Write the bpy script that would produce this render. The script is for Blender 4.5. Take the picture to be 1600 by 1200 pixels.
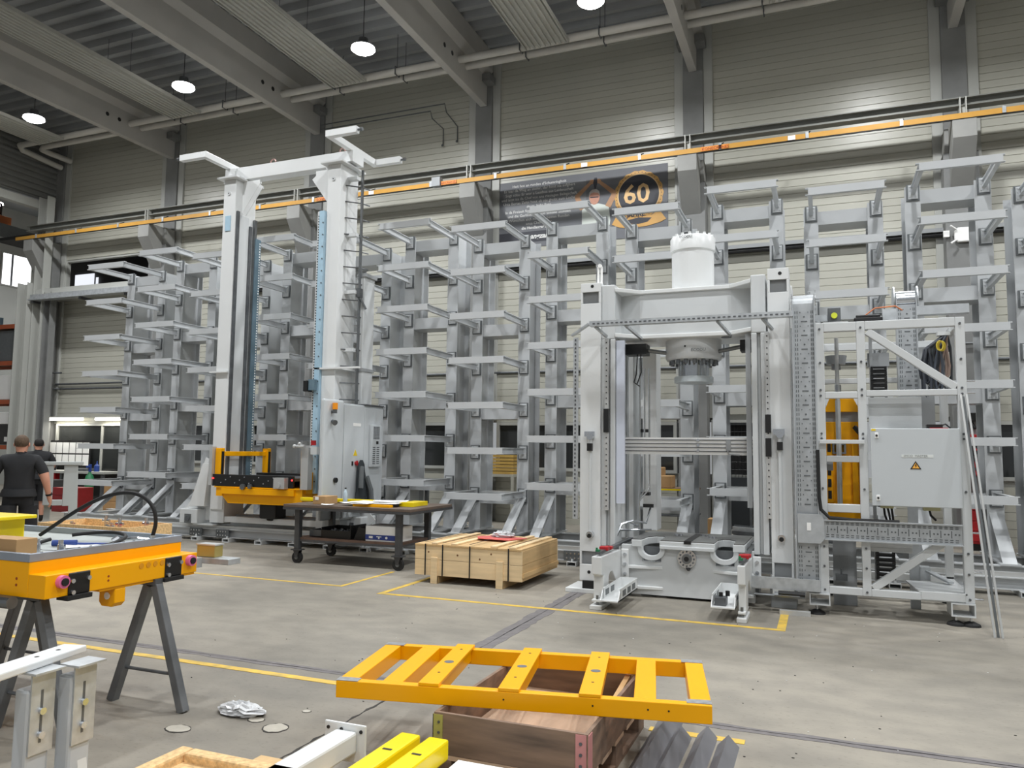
import bpy, bmesh, math, random
from mathutils import Vector, Matrix
random.seed(7)
for o in list(bpy.data.objects): bpy.data.objects.remove(o)
SC = bpy.context.scene
COL = SC.collection

# ---------------------------------------------------------------- camera
def make_camera():
    yaw, pitch, roll = map(math.radians, (21.852, 4.9315, 0.6919))
    f = Vector((-math.sin(yaw)*math.cos(pitch), math.cos(yaw)*math.cos(pitch), math.sin(pitch)))
    rt = Vector((math.cos(yaw), math.sin(yaw), 0)); up = rt.cross(f)
    r2 = rt*math.cos(roll) + up*math.sin(roll); u2 = up*math.cos(roll) - rt*math.sin(roll)
    cd = bpy.data.cameras.new('camera'); cd.sensor_width = 36; cd.lens = 1210.06/1600*36
    cd.clip_start = 0.05; cd.clip_end = 300
    c = bpy.data.objects.new('camera', cd); COL.objects.link(c)
    m = Matrix((r2, u2, -f)).transposed().to_4x4(); m.translation = (0, 0, 1.65)
    c.matrix_world = m; SC.camera = c
make_camera()
# ---------------------------------------------------------------- world and exposure
W = bpy.data.worlds.new('daylight'); SC.world = W; W.use_nodes = True
bg = W.node_tree.nodes['Background']; bg.inputs[0].default_value = (0.93, 0.97, 1.0, 1); bg.inputs[1].default_value = 0.34
SC.view_settings.view_transform = 'Standard'; SC.view_settings.look = 'None'
SC.view_settings.gamma = 1.0; SC.view_settings.use_curve_mapping = False
SC.view_settings.exposure = 0.0
LAMP_W = 255.0          # watts of every high-bay lamp
LAMP_Z = 10.1

# ---------------------------------------------------------------- materials
MATS = {}
def srgb(r, g, b):
    c = lambda v: ((v/255+0.055)/1.055)**2.4 if v > 10 else v/255/12.92
    return (c(r), c(g), c(b), 1)
def mat(name, rgb, rough=0.5, metal=0.0, noise=0.08, scale=6.0, bump=0.0, stretch=None, spec=0.5, dark=None, emit=0.0):
    if name in MATS: return MATS[name]
    m = bpy.data.materials.new(name); m.use_nodes = True
    nt = m.node_tree; b = nt.nodes['Principled BSDF']; L = nt.links.new
    col = srgb(*rgb)
    b.inputs['Roughness'].default_value = rough; b.inputs['Metallic'].default_value = metal
    b.inputs['Specular IOR Level'].default_value = spec
    if noise > 0 or bump > 0:
        tc = nt.nodes.new('ShaderNodeTexCoord'); mp = nt.nodes.new('ShaderNodeMapping')
        if stretch: mp.inputs['Scale'].default_value = stretch
        n = nt.nodes.new('ShaderNodeTexNoise'); n.inputs['Scale'].default_value = scale; n.inputs['Detail'].default_value = 5
        L(tc.outputs['Object'], mp.inputs[0]); L(mp.outputs[0], n.inputs['Vector'])
        rp = nt.nodes.new('ShaderNodeValToRGB'); rp.color_ramp.elements[0].position = 0.3; rp.color_ramp.elements[1].position = 0.7
        lo = srgb(*dark) if dark else tuple(v*(1-noise) for v in col[:3])+(1,)
        rp.color_ramp.elements[0].color = lo; rp.color_ramp.elements[1].color = tuple(min(1, v*(1+noise*0.6)) for v in col[:3])+(1,)
        L(n.outputs['Fac'], rp.inputs[0]); L(rp.outputs[0], b.inputs['Base Color'])
        if bump > 0:
            bp = nt.nodes.new('ShaderNodeBump'); bp.inputs['Strength'].default_value = bump; bp.inputs['Distance'].default_value = 0.01
            L(n.outputs['Fac'], bp.inputs['Height']); L(bp.outputs[0], b.inputs['Normal'])
    else:
        b.inputs['Base Color'].default_value = col
    if emit > 0:
        b.inputs['Emission Color'].default_value = col; b.inputs['Emission Strength'].default_value = emit
    MATS[name] = m
    return m
M = {}
M['rack'] = mat('rack_grey_paint', (196, 199, 201), 0.38, 0, 0.07, 1.3)
M['rackweb'] = M['rack']
M['galv'] = mat('galvanised_steel', (190, 194, 197), 0.4, 0.45, 0.18, 14)
M['plate'] = mat('dark_bare_plate', (108, 112, 114), 0.5, 0.3, 0.12, 10)
M['white'] = mat('white_grey_paint', (222, 224, 224), 0.32, 0, 0.03, 2)
M['offwhite'] = mat('light_grey_paint', (205, 208, 209), 0.36, 0, 0.03, 2)
M['cab'] = mat('cabinet_grey', (196, 201, 204), 0.42, 0, 0.02, 3)
M['midgrey'] = mat('mid_grey_paint', (150, 153, 155), 0.42, 0, 0.06, 3)
M['orange'] = mat('machine_orange', (248, 174, 0), 0.33, 0, 0.03, 3, spec=0.3)
M['yellow'] = mat('signal_yellow', (242, 214, 10), 0.3, 0, 0.05, 3)
M['black'] = mat('black_paint', (22, 22, 23), 0.45, 0, 0.1, 8)
M['rubber'] = mat('black_rubber', (26, 26, 27), 0.7, 0, 0.1, 8)
M['steel'] = mat('bare_steel', (128, 131, 133), 0.35, 0.8, 0.15, 9)
M['darksteel'] = mat('dark_steel', (98, 101, 104), 0.42, 0.35, 0.25, 7)
M['chrome'] = mat('bright_steel', (205, 208, 212), 0.2, 0.9, 0.05, 9)
M['alu'] = mat('aluminium_profile', (198, 199, 198), 0.35, 0.4, 0.05, 5)
M['blue'] = mat('pale_blue_strip', (166, 196, 214), 0.4, 0.0, 0.1, 6)
M['steelblue'] = mat('steel_blue_rail', (112, 136, 150), 0.35, 0.4, 0.1, 6)
M['wall'] = mat('wall_panel_cream', (178, 177, 166), 0.33, 0, 0.03, 1.0, spec=0.5)
M['trim'] = mat('wall_trim_grey', (176, 177, 172), 0.45, 0, 0.04, 1.5)
M['concrete'] = mat('concrete_column', (126, 127, 126), 0.8, 0, 0.14, 2.2, 0.15)
M['beam'] = mat('concrete_beam', (180, 178, 174), 0.8, 0, 0.08, 1.2, 0.1)
M['deck'] = mat('roof_deck_steel', (160, 163, 166), 0.5, 0.1, 0.12, 1.0)
M['radiant'] = mat('radiant_panel_paint', (168, 168, 162), 0.45, 0, 0.04, 2)
M['pipe'] = mat('pipe_lagging', (196, 194, 188), 0.6, 0, 0.06, 3)
M['runway'] = mat('crane_runway_paint', (118, 119, 114), 0.5, 0, 0.1, 2)
M['conduct'] = mat('conductor_rail_orange', (196, 146, 62), 0.5, 0, 0.1, 2)
M['pine'] = mat('pine_board', (230, 203, 160), 0.6, 0, 0.16, 3, 0.1, stretch=(0.6, 6, 6))
M['pinedark'] = mat('pine_batten', (206, 172, 122), 0.6, 0, 0.16, 3, 0.1, stretch=(6, 0.6, 6))
M['brown'] = mat('weathered_brown_board', (134, 110, 92), 0.7, 0, 0.3, 3, 0.2, stretch=(0.7, 2, 5), dark=(92, 76, 64))
M['ply'] = mat('plywood_floor', (196, 168, 142), 0.7, 0, 0.25, 3, 0.1, stretch=(3, 0.6, 3))
M['card'] = mat('cardboard', (178, 142, 98), 0.8, 0, 0.08, 6)
M['osb'] = mat('chipboard', (226, 190, 138), 0.85, 0, 0.3, 40, 0.6)
M['red'] = mat('red_paint', (176, 32, 38), 0.4, 0, 0.08, 5)
M['redfoil'] = mat('red_foil', (226, 110, 104), 0.35, 0, 0.08, 5)
M['pink'] = mat('pink_roller', (232, 116, 166), 0.45, 0, 0.05, 5)
M['green'] = mat('green_paint', (40, 120, 78), 0.45, 0, 0.05, 5)
M['bluep'] = mat('blue_paint', (36, 66, 140), 0.45, 0, 0.05, 5)
M['paper'] = mat('white_paper', (240, 240, 238), 0.8, 0, 0.03, 5)
M['plastic'] = mat('translucent_film', (214, 216, 218), 0.15, 0, 0.15, 12, 0.4)
M['skin'] = mat('skin', (206, 150, 126), 0.55, 0, 0.06, 12)
M['hair'] = mat('brown_hair', (92, 74, 58), 0.8, 0, 0.3, 40, 0.4)
M['hairdark'] = mat('dark_hair', (34, 30, 28), 0.8, 0, 0.3, 40, 0.4)
M['shirt'] = mat('black_tshirt', (38, 39, 42), 0.85, 0, 0.15, 8, 0.2)
M['shorts'] = mat('black_shorts', (33, 33, 36), 0.85, 0, 0.15, 8, 0.2)
M['shoe'] = mat('work_shoe', (30, 28, 27), 0.6, 0, 0.1, 8)
M['jacket'] = mat('dark_jacket_cloth', (48, 54, 58), 0.85, 0, 0.15, 10, 0.3)
M['jacketgrey'] = mat('grey_jacket_panel', (98, 102, 104), 0.8, 0, 0.1, 10)
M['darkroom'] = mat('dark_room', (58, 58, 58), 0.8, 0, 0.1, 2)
M['glass'] = mat('dark_window_glass', (44, 46, 46), 0.08, 0, 0.1, 0.6, spec=0.6)
M['trestle'] = mat('trestle_steel', (112, 114, 116), 0.36, 0.35, 0.3, 5)
M['cartsteel'] = mat('cart_frame_steel', (70, 71, 73), 0.45, 0.2, 0.2, 7)
M['crossalu'] = mat('bright_profile', (224, 224, 222), 0.35, 0.1, 0.04, 5)
M['tape'] = mat('grey_tape', (158, 160, 162), 0.3, 0.1, 0.25, 30, 0.3)
M['corbel'] = mat('corbel_concrete', (146, 146, 143), 0.8, 0, 0.1, 2)
M['floorline'] = mat('yellow_floor_paint', (214, 176, 62), 0.6, 0, 0.3, 9, dark=(176, 152, 84))
M['joint'] = mat('floor_joint_filler', (112, 108, 108), 0.75, 0, 0.2, 12)
M['crack'] = mat('floor_crack', (60, 57, 54), 0.9, 0, 0.2, 12)
M['patch'] = mat('floor_patch', (180, 175, 163), 0.7, 0, 0.1, 14)
M['banner'] = mat('banner_print_grey', (110, 112, 117), 0.6, 0, 0.06, 1.5)
M['bannerdark'] = mat('banner_print_dark', (62, 63, 70), 0.6, 0, 0.05, 2)
M['bannerwhite'] = mat('banner_lettering', (222, 222, 220), 0.6, 0, 0.0)
M['gold'] = mat('banner_gold', (206, 160, 92), 0.5, 0, 0.15, 2)
M['golddk'] = mat('banner_gold_number', (236, 196, 140), 0.5, 0, 0.25, 3)
M['print_skin'] = mat('banner_skin_print', (176, 136, 104), 0.6, 0, 0.05, 3)
M['warn'] = mat('warning_orange', (244, 178, 74), 0.5, 0, 0.0)
M['warnyel'] = mat('warning_yellow', (236, 204, 40), 0.5, 0, 0.0)
M['lampon'] = mat('lamp_lens_glow', (255, 252, 246), 0.5, 0, 0.0, emit=30)
M['tubeon'] = mat('tube_glow', (255, 250, 232), 0.5, 0, 0.0, emit=5)
M['ledred'] = mat('led_red_glow', (255, 60, 60), 0.5, 0, 0.0, emit=2)
M['bottle'] = mat('clear_bottle_plastic', (190, 206, 216), 0.15, 0, 0.1, 9)
M['amber'] = mat('amber_beacon', (240, 150, 30), 0.3, 0, 0.05, 9)

def floor_material():
    m = bpy.data.materials.new('concrete_floor'); m.use_nodes = True
    nt = m.node_tree; b = nt.nodes['Principled BSDF']; L = nt.links.new
    tc = nt.nodes.new('ShaderNodeTexCoord')
    def nz(sc, det, st=None):
        n = nt.nodes.new('ShaderNodeTexNoise'); n.inputs['Scale'].default_value = sc; n.inputs['Detail'].default_value = det
        mp = nt.nodes.new('ShaderNodeMapping'); L(tc.outputs['Object'], mp.inputs[0])
        if st: mp.inputs['Scale'].default_value = st
        L(mp.outputs[0], n.inputs['Vector']); return n
    n1 = nz(0.3, 5); n2 = nz(3.5, 12, (0.8, 1.2, 1)); n3 = nz(45, 6, (0.6, 1.1, 1))
    r1 = nt.nodes.new('ShaderNodeValToRGB'); r1.color_ramp.elements[0].position = 0.3; r1.color_ramp.elements[1].position = 0.72
    r1.color_ramp.elements[0].color = srgb(122, 118, 110); r1.color_ramp.elements[1].color = srgb(158, 152, 141)
    L(n1.outputs['Fac'], r1.inputs[0])
    r2 = nt.nodes.new('ShaderNodeValToRGB'); r2.color_ramp.elements[0].position = 0.36; r2.color_ramp.elements[1].position = 0.62
    r2.color_ramp.elements[0].color = (0.86, 0.858, 0.856, 1); r2.color_ramp.elements[1].color = (1.05, 1.04, 1.02, 1)
    L(n2.outputs['Fac'], r2.inputs[0])
    mx = nt.nodes.new('ShaderNodeMixRGB'); mx.blend_type = 'MULTIPLY'; mx.inputs[0].default_value = 1
    L(r1.outputs[0], mx.inputs[1]); L(r2.outputs[0], mx.inputs[2])
    r3 = nt.nodes.new('ShaderNodeValToRGB'); r3.color_ramp.elements[0].position = 0.28; r3.color_ramp.elements[1].position = 0.42
    r3.color_ramp.elements[0].color = (0.8, 0.79, 0.78, 1); r3.color_ramp.elements[1].color = (1, 1, 1, 1)
    L(n3.outputs['Fac'], r3.inputs[0])
    m2 = nt.nodes.new('ShaderNodeMixRGB'); m2.blend_type = 'MULTIPLY'; m2.inputs[0].default_value = 1
    L(mx.outputs[0], m2.inputs[1]); L(r3.outputs[0], m2.inputs[2]); L(m2.outputs[0], b.inputs['Base Color'])
    b.inputs['Roughness'].default_value = 0.62; b.inputs['Specular IOR Level'].default_value = 0.35
    bp = nt.nodes.new('ShaderNodeBump'); bp.inputs['Strength'].default_value = 0.12; bp.inputs['Distance'].default_value = 0.004
    L(n3.outputs['Fac'], bp.inputs['Height']); L(bp.outputs[0], b.inputs['Normal'])
    return m
M['floor'] = floor_material()

# ---------------------------------------------------------------- mesh builder
class MB:
    def __init__(s): s.v = []; s.f = []
    def add(s, vs, fs):
        o = len(s.v); s.v += [tuple(p) for p in vs]; s.f += [tuple(i+o for i in f) for f in fs]; return s
    def box(s, x0, x1, y0, y1, z0, z1):
        return s.add([(x0,y0,z0),(x1,y0,z0),(x1,y1,z0),(x0,y1,z0),(x0,y0,z1),(x1,y0,z1),(x1,y1,z1),(x0,y1,z1)],
                     [(0,3,2,1),(4,5,6,7),(0,1,5,4),(1,2,6,5),(2,3,7,6),(3,0,4,7)])
    def prism(s, poly, axis, a, b):
        def P(u, v, w): return {'x': (w,u,v), 'y': (u,w,v), 'z': (u,v,w)}[axis]
        n = len(poly); vs = [P(u,v,a) for u,v in poly]+[P(u,v,b) for u,v in poly]
        fs = [tuple(range(n)), tuple(range(2*n-1, n-1, -1))]+[(i,(i+1)%n,(i+1)%n+n,i+n) for i in range(n)]
        return s.add(vs, fs)
    def ibeam(s, axis, a, b, c, w, z0, z1, tf=0.012, tw=0.01):
        # c = centre across, w = flange width; axis x or y runs the beam, z up; axis z: c=(x), w, z0..z1 = y front..back
        h = w/2; t = tw/2
        poly = [(c-h,z0),(c+h,z0),(c+h,z0+tf),(c+t,z0+tf),(c+t,z1-tf),(c+h,z1-tf),(c+h,z1),(c-h,z1),(c-h,z1-tf),(c-t,z1-tf),(c-t,z0+tf),(c-h,z0+tf)]
        return s.prism(poly, axis, a, b)
    def cyl(s, p, q, r, n=12, r2=None):
        p = Vector(p); q = Vector(q); d = (q-p).normalized(); r2 = r if r2 is None else r2
        u = d.cross(Vector((0,0,1)) if abs(d.z) < 0.9 else Vector((1,0,0))).normalized(); w = d.cross(u)
        vs = []
        for c, rr in ((p,r),(q,r2)):
            for i in range(n):
                a = 2*math.pi*i/n; vs.append(c+(u*math.cos(a)+w*math.sin(a))*rr)
        fs = [tuple(range(n)), tuple(range(2*n-1,n-1,-1))]+[(i,(i+1)%n,(i+1)%n+n,i+n) for i in range(n)]
        return s.add(vs, fs)
    def tube(s, pts, r, n=8):
        pts = [Vector(p) for p in pts]; rings = []; u = None
        for i, p in enumerate(pts):
            d = (pts[min(i+1,len(pts)-1)]-pts[max(i-1,0)]).normalized()
            if u is None: u = d.cross(Vector((0,0,1)) if abs(d.z) < 0.9 else Vector((1,0,0))).normalized()
            u = (u-d*u.dot(d)).normalized(); w = d.cross(u)
            rings.append([p+(u*math.cos(2*math.pi*k/n)+w*math.sin(2*math.pi*k/n))*r for k in range(n)])
        vs = [v for rg in rings for v in rg]; fs = []
        for i in range(len(rings)-1):
            for k in range(n): fs.append((i*n+k, i*n+(k+1)%n, (i+1)*n+(k+1)%n, (i+1)*n+k))
        fs.append(tuple(range(n))); fs.append(tuple((len(rings)-1)*n+k for k in range(n)))
        return s.add(vs, fs)
    def bar(s, p, q, w, h, up=(0,0,1)):
        p = Vector(p); q = Vector(q); d = (q-p).normalized(); u = d.cross(Vector(up)).normalized()*w/2; v = u.cross(d).normalized()*h/2
        vs = [c+a*u+b*v for c in (p,q) for a,b in ((-1,-1),(1,-1),(1,1),(-1,1))]
        return s.add(vs, [(0,1,2,3),(7,6,5,4),(0,4,5,1),(1,5,6,2),(2,6,7,3),(3,7,4,0)])
    def lathe(s, prof, c, n=24):
        vs = []; m = len(prof)
        for i in range(n):
            a = 2*math.pi*i/n
            for r, z in prof: vs.append((c[0]+r*math.cos(a), c[1]+r*math.sin(a), c[2]+z))
        fs = [(i*m+j, ((i+1)%n)*m+j, ((i+1)%n)*m+j+1, i*m+j+1) for i in range(n) for j in range(m-1)]
        fs.append(tuple(i*m for i in range(n))); fs.append(tuple(i*m+m-1 for i in range(n)))
        return s.add(vs, fs)
    def sphere(s, c, r, n=10, sc=(1,1,1)):
        prof = [(max(1e-4, r*math.sin(math.pi*j/n)), -r*math.cos(math.pi*j/n)) for j in range(n+1)]
        k = len(s.v); s.lathe(prof, (0,0,0), n+2)
        for i in range(k, len(s.v)):
            v = s.v[i]; s.v[i] = (c[0]+v[0]*sc[0], c[1]+v[1]*sc[1], c[2]+v[2]*sc[2])
        return s
    def frame(s, axis, u0, u1, v0, v1, w0, w1, t, tv=None):
        tv = tv or t       # rectangular ring, bars of width t
        P = {'x': lambda a,b,c,d: (w0,w1,a,b,c,d), 'y': lambda a,b,c,d: (a,b,w0,w1,c,d), 'z': lambda a,b,c,d: (a,b,c,d,w0,w1)}[axis]
        s.box(*P(u0,u1,v0,v0+tv)); s.box(*P(u0,u1,v1-tv,v1)); s.box(*P(u0,u0+t,v0+tv,v1-tv)); s.box(*P(u1-t,u1,v0+tv,v1-tv)); return s
    def mesh(s, name, off=(0,0,0), smooth=False):
        me = bpy.data.meshes.new(name)
        me.from_pydata([(a-off[0], b-off[1], c-off[2]) for a,b,c in s.v], [], s.f)
        bm = bmesh.new(); bm.from_mesh(me); bmesh.ops.recalc_face_normals(bm, faces=bm.faces); bm.to_mesh(me); bm.free()
        if smooth:
            for p in me.polygons: p.use_smooth = True
            try: me.set_sharp_from_angle(angle=math.radians(40))
            except Exception: pass
        return me
ORG = {}
def setm(o, m):
    if m is not None and o.data and not o.data.materials: o.data.materials.append(m if not isinstance(m, str) else M[m])
def tag(o, label=None, cat=None, group=None, kind=None):
    if label: o['label'] = label
    if cat: o['category'] = cat
    if group: o['group'] = group
    if kind: o['kind'] = kind
    return o
def thing(name, label, cat, loc, group=None, rotz=0.0, kind=None):
    o = bpy.data.objects.new(name, None); COL.objects.link(o); o.location = loc; o.rotation_euler = (0,0,rotz)
    o.empty_display_size = 0.1
    ORG[o.name] = tuple(loc) if rotz == 0 else (0,0,0)
    return tag(o, label, cat, group, kind)
def pieces(mb):
    # groups of loose islands that lie apart, so that each becomes a part of its own
    n=len(mb.v); p=list(range(n))
    def find(a):
        while p[a]!=a: p[a]=p[p[a]]; a=p[a]
        return a
    for f in mb.f:
        r=find(f[0])
        for i in f[1:]: p[find(i)]=r
    isl={}
    for i in range(n): isl.setdefault(find(i),[]).append(i)
    keys=list(isl)
    if len(keys)<2 or len(keys)>70: return [mb]
    bb=[]
    for k in keys:
        P=[mb.v[i] for i in isl[k]]; bb.append(([min(q[j] for q in P) for j in range(3)],[max(q[j] for q in P) for j in range(3)]))
    sz=[max(b[1][j]-b[0][j] for j in range(3)) for b in bb]; g=list(range(len(keys)))
    def gf(a):
        while g[a]!=a: a=g[a]
        return a
    for a in range(len(keys)):
        for b in range(a):
            d=math.sqrt(sum(max(0,bb[a][0][j]-bb[b][1][j],bb[b][0][j]-bb[a][1][j])**2 for j in range(3)))
            if d<=max(.02,.5*max(sz[a],sz[b])): g[gf(a)]=gf(b)
    grp={}
    for a,k in enumerate(keys): grp.setdefault(gf(a),set()).add(k)
    if len(grp)<2: return [mb]
    out=[]
    for ks in grp.values():
        m=MB(); idx={}
        for k in ks:
            for i in isl[k]: idx[i]=len(m.v); m.v.append(mb.v[i])
        m.f=[tuple(idx[i] for i in f) for f in mb.f if f[0] in idx]; out.append(m)
    return out
def part(name, mb, m, parent, smooth=False, bev=0.0, label=None, kind=None):
    off = ORG[parent.name]
    if isinstance(mb, MB) and kind is None and name not in ('conduit_run','eyes','ears'):
        ps = pieces(mb)
        if len(ps) > 1:
            nm = name[:-1] if name.endswith('s') and not name.endswith('ss') else name
            return [part(nm, q, m, parent, smooth, bev, label, 'piece') for q in ps][0]
    if kind == 'piece': kind = None
    me = mb if isinstance(mb, bpy.types.Mesh) else mb.mesh(name, off, smooth)
    o = bpy.data.objects.new(name, me); COL.objects.link(o); o.parent = parent; setm(o, m); ORG[o.name] = off
    if bev: addbev(o, bev)
    if label: o['label'] = label
    if kind: o['kind'] = kind
    return o
def addbev(o, w):
    b = o.modifiers.new('bevel', 'BEVEL'); b.width = w; b.segments = 2; b.limit_method = 'ANGLE'; b.angle_limit = 0.8; b.harden_normals = False
def solo(name, mb, m, label, cat, group=None, kind=None, smooth=False, bev=0.0):
    xs = [v[0] for v in mb.v]; ys = [v[1] for v in mb.v]; zs = [v[2] for v in mb.v]
    off = ((min(xs)+max(xs))/2, (min(ys)+max(ys))/2, min(zs))
    o = bpy.data.objects.new(name, mb.mesh(name, off, smooth)); COL.objects.link(o); o.location = off; setm(o, m); ORG[o.name] = off
    if bev: addbev(o, bev)
    return tag(o, label, cat, group, kind)
def B(*a): return MB().box(*a)
def text_mesh(txt, size, m, parent, loc, rot, name, shear=0.0, align='LEFT', bold=0.0, ext=0.001):
    cu = bpy.data.curves.new('lettering', 'FONT'); cu.body = txt; cu.size = size; cu.align_x = align; cu.shear = shear; cu.extrude = ext; cu.offset = bold
    cu.resolution_u = 2
    t = bpy.data.objects.new('lettering_tmp', cu); COL.objects.link(t)
    bpy.context.view_layer.update()
    dg = bpy.context.evaluated_depsgraph_get()
    me = bpy.data.meshes.new_from_object(t.evaluated_get(dg)); bpy.data.objects.remove(t); bpy.data.curves.remove(cu)
    me.materials.clear(); o = bpy.data.objects.new(name, me); COL.objects.link(o); setm(o, m)
    if parent:
        o.parent = parent; off = ORG[parent.name]; o.location = (loc[0]-off[0], loc[1]-off[1], loc[2]-off[2]); ORG[o.name] = off
    else: o.location = loc
    o.rotation_euler = rot; o['kind'] = 'stuff'
    return o
PI = math.pi
# ================================================================ SETTING
YW = 17.0
COLX = [-22.35, -17.68, -12.545, -7.609, -2.52, 2.568, 7.65]
fl = thing('floor', 'worn grey concrete workshop floor with yellow lines', None, (0,0,0), kind='structure')
part('slab', B(-46,16,-16,32,-0.2,0), 'floor', fl)
def mark(x0,x1,y0,y1): part('floor_marking', B(x0,x1,y0,y1,-0.01,0.003), 'floorline', fl)
mark(-4.78,-0.36,7.83,7.90); mark(-4.78,-4.71,7.90,9.4); mark(-0.44,-0.36,7.90,8.75)
mark(-7.6,-2.2,4.74,4.81); mark(-1.0,-0.45,4.74,4.81); mark(-11.0,-5.4,8.05,8.10); mark(-5.45,-5.40,8.10,9.3)
def ragged(x0,x1,y0,y1,along,n=60,j=0.02):
    mb = MB(); a=[]; b=[]
    for i in range(n+1):
        t=i/n
        if along=='x': a.append((x0+(x1-x0)*t, y0+random.uniform(-j,j))); b.append((x0+(x1-x0)*t, y1+random.uniform(-j,j)))
        else: a.append((x0+random.uniform(-j,j), y0+(y1-y0)*t)); b.append((x1+random.uniform(-j,j), y0+(y1-y0)*t))
    mb.prism(a+b[::-1], 'z', -0.01, 0.002); return mb
part('floor_joint', ragged(-12,6,4.95,5.04,'x',120,0.012), 'joint', fl)
part('floor_joint', ragged(-2.79,-2.61,5.05,10.6,'y',60,0.015), 'joint', fl)
part('floor_joint', ragged(-2.725,-2.705,0.5,4.95,'y',80,0.012), 'crack', fl)
part('floor_joint', ragged(-2.705,-2.697,5.05,10.6,'y',60,0.004), 'crack', fl)
part('floor_joint', ragged(-12,6,4.995,5.003,'x',120,0.003), 'crack', fl)
def blob(cx,cy,rx,ry,m,n=26,z=0.003):
    pts=[(cx+rx*math.cos(2*PI*i/n)*random.uniform(.93,1.07), cy+ry*math.sin(2*PI*i/n)*random.uniform(.93,1.07)) for i in range(n)]
    part('floor_patch', MB().prism(pts,'z',-0.01,z), m, fl)
for q in ((-3.548,3.646,.085,.06),(-3.038,3.883,.08,.075),(-3.235,3.951,.055,.045),(-3.05,4.2,.03,.025)):
    blob(*q,'crack',z=0.0025); blob(q[0],q[1],q[2]*.9,q[3]*.9,'patch',z=0.004)

# ---- ceiling deck
mb = MB(); prof=[]; y=-15.0
while y < 17.2:
    prof += [(y,11.45),(y+.12,11.45),(y+.17,11.60),(y+.37,11.60)]; y += .42
n=len(prof)
mb.add([(-40,a,b) for a,b in prof]+[(16,a,b) for a,b in prof], [(i,i+1,i+1+n,i+n) for i in range(n-1)])
mb.box(-40,16,-15,32,11.68,11.8)
o = solo('ceiling', mb, 'deck', 'grey trapezoidal steel roof deck between the concrete beams', None, kind='structure')
# ---- roof beams
where = ['farthest left, over the end wall corner','left of the tall stacker crane','above the stacker crane','above the anniversary banner','right of the anniversary banner','at the upper right corner','outside right']
for i, cx in enumerate(COLX[1:6]):
    w=.088
    poly=[(cx-w,10.12),(cx+w,10.12),(cx+w,10.82),(cx+.24,10.97),(cx+.24,11.46),(cx-.24,11.46),(cx-.24,10.97),(cx-w,10.82)]
    t = thing('roof_beam', 'precast concrete roof beam ' + where[i+1] if i else 'precast concrete roof beam at far left of the roof', 'beam', (cx,0,10.12), 'concrete roof beams', kind='structure')
    part('girder', MB().prism(poly,'y',-15,16.88), 'beam', t, bev=0.012)
    for yy in (14.54,14.92):
        part('hole', MB().cyl((cx+w-.01,yy,10.51),(cx+w+.004,yy,10.51),.055,14), 'black', t)
    part('bearing_plate', B(cx-.3,cx+.3,16.55,16.88,10.62,10.80), 'concrete', t)
# ---- columns
wc = ['at the hall corner behind the pallet shelving','left of the second rack','behind the tall stacker crane','left of the banner behind the racks','right of the banner behind the press','behind the router at right','outside']
for i, cx in enumerate(COLX[:6]):
    t = thing('wall_column', 'grey concrete wall column '+wc[i], 'column', (cx,16.9,0), 'concrete wall columns', kind='structure')
    part('shaft', B(cx-.22,cx+.22,16.88,17.2,0,11.4), 'concrete', t, bev=.01)
    part('lower_shaft', B(cx-.3,cx+.3,16.5,16.88,0,7.45), 'concrete', t, bev=.01)
    part('corbel', MB().prism([(16.5,6.75),(16.5,7.93),(15.98,7.93),(15.98,7.55)],'x',cx-.2,cx+.2).box(cx-.27,cx+.27,16.5,16.88,7.45,7.93), 'corbel', t, bev=.01)
    for sx in (-1,1):
        part('trim_strip', B(cx+sx*.32-.1,cx+sx*.32+.1,16.93,17.02,2.4,11.4), 'trim', t, bev=.006)
# ---- back wall
wb = thing('wall_back', 'cream ribbed sandwich panel back wall of the hall', None, (0,YW,0), kind='structure')
part('wall_core', MB().box(-22.4,9,17.055,17.2,0,.68).box(-17.7,9,17.055,17.2,.68,1.2).box(-22.4,9,17.055,17.2,2.32,6.46).box(-17.7,9,17.055,17.2,6.46,7.42).box(-22.4,9,17.055,17.2,7.42,11.6), 'trim', wb)
pitch=.155
low = MB(); nrow=int(11.4/pitch)
cache={}
for b in range(6):
    xa, xb = COLX[b]+.42, (COLX[b+1]-.42)
    if b==5: xb = 7.0
    for r in range(nrow):
        z0=r*pitch; z1=z0+pitch-.006
        wlo = .68 if b==0 else 1.2
        if z1>wlo and z0<2.32: continue
        if b==0 and z1>6.46 and z0<7.42: continue
        xx0, xx1 = xa, xb
        if b==4 and z0<2.4: xx0 = -.55
        if z0 < 4.3:
            low.box(xx0,xx1,16.985,17.06,z0,z1); continue
        key=(b,)
        if key not in cache:
            cache[key]=MB().prism([(16.985,.004),(16.985,pitch-.008),(16.991,pitch-.004),(17.06,pitch-.004),(17.06,0),(16.991,0)],'x',xa,xb).mesh('wall_panel',(0,YW,0)); cache[key].materials.append(M['wall'])
        o = part('wall_panel', cache[key], None, wb); o.location.z = z0
part('lower_wall_panels', low, 'wall', wb, kind='stuff')
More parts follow.
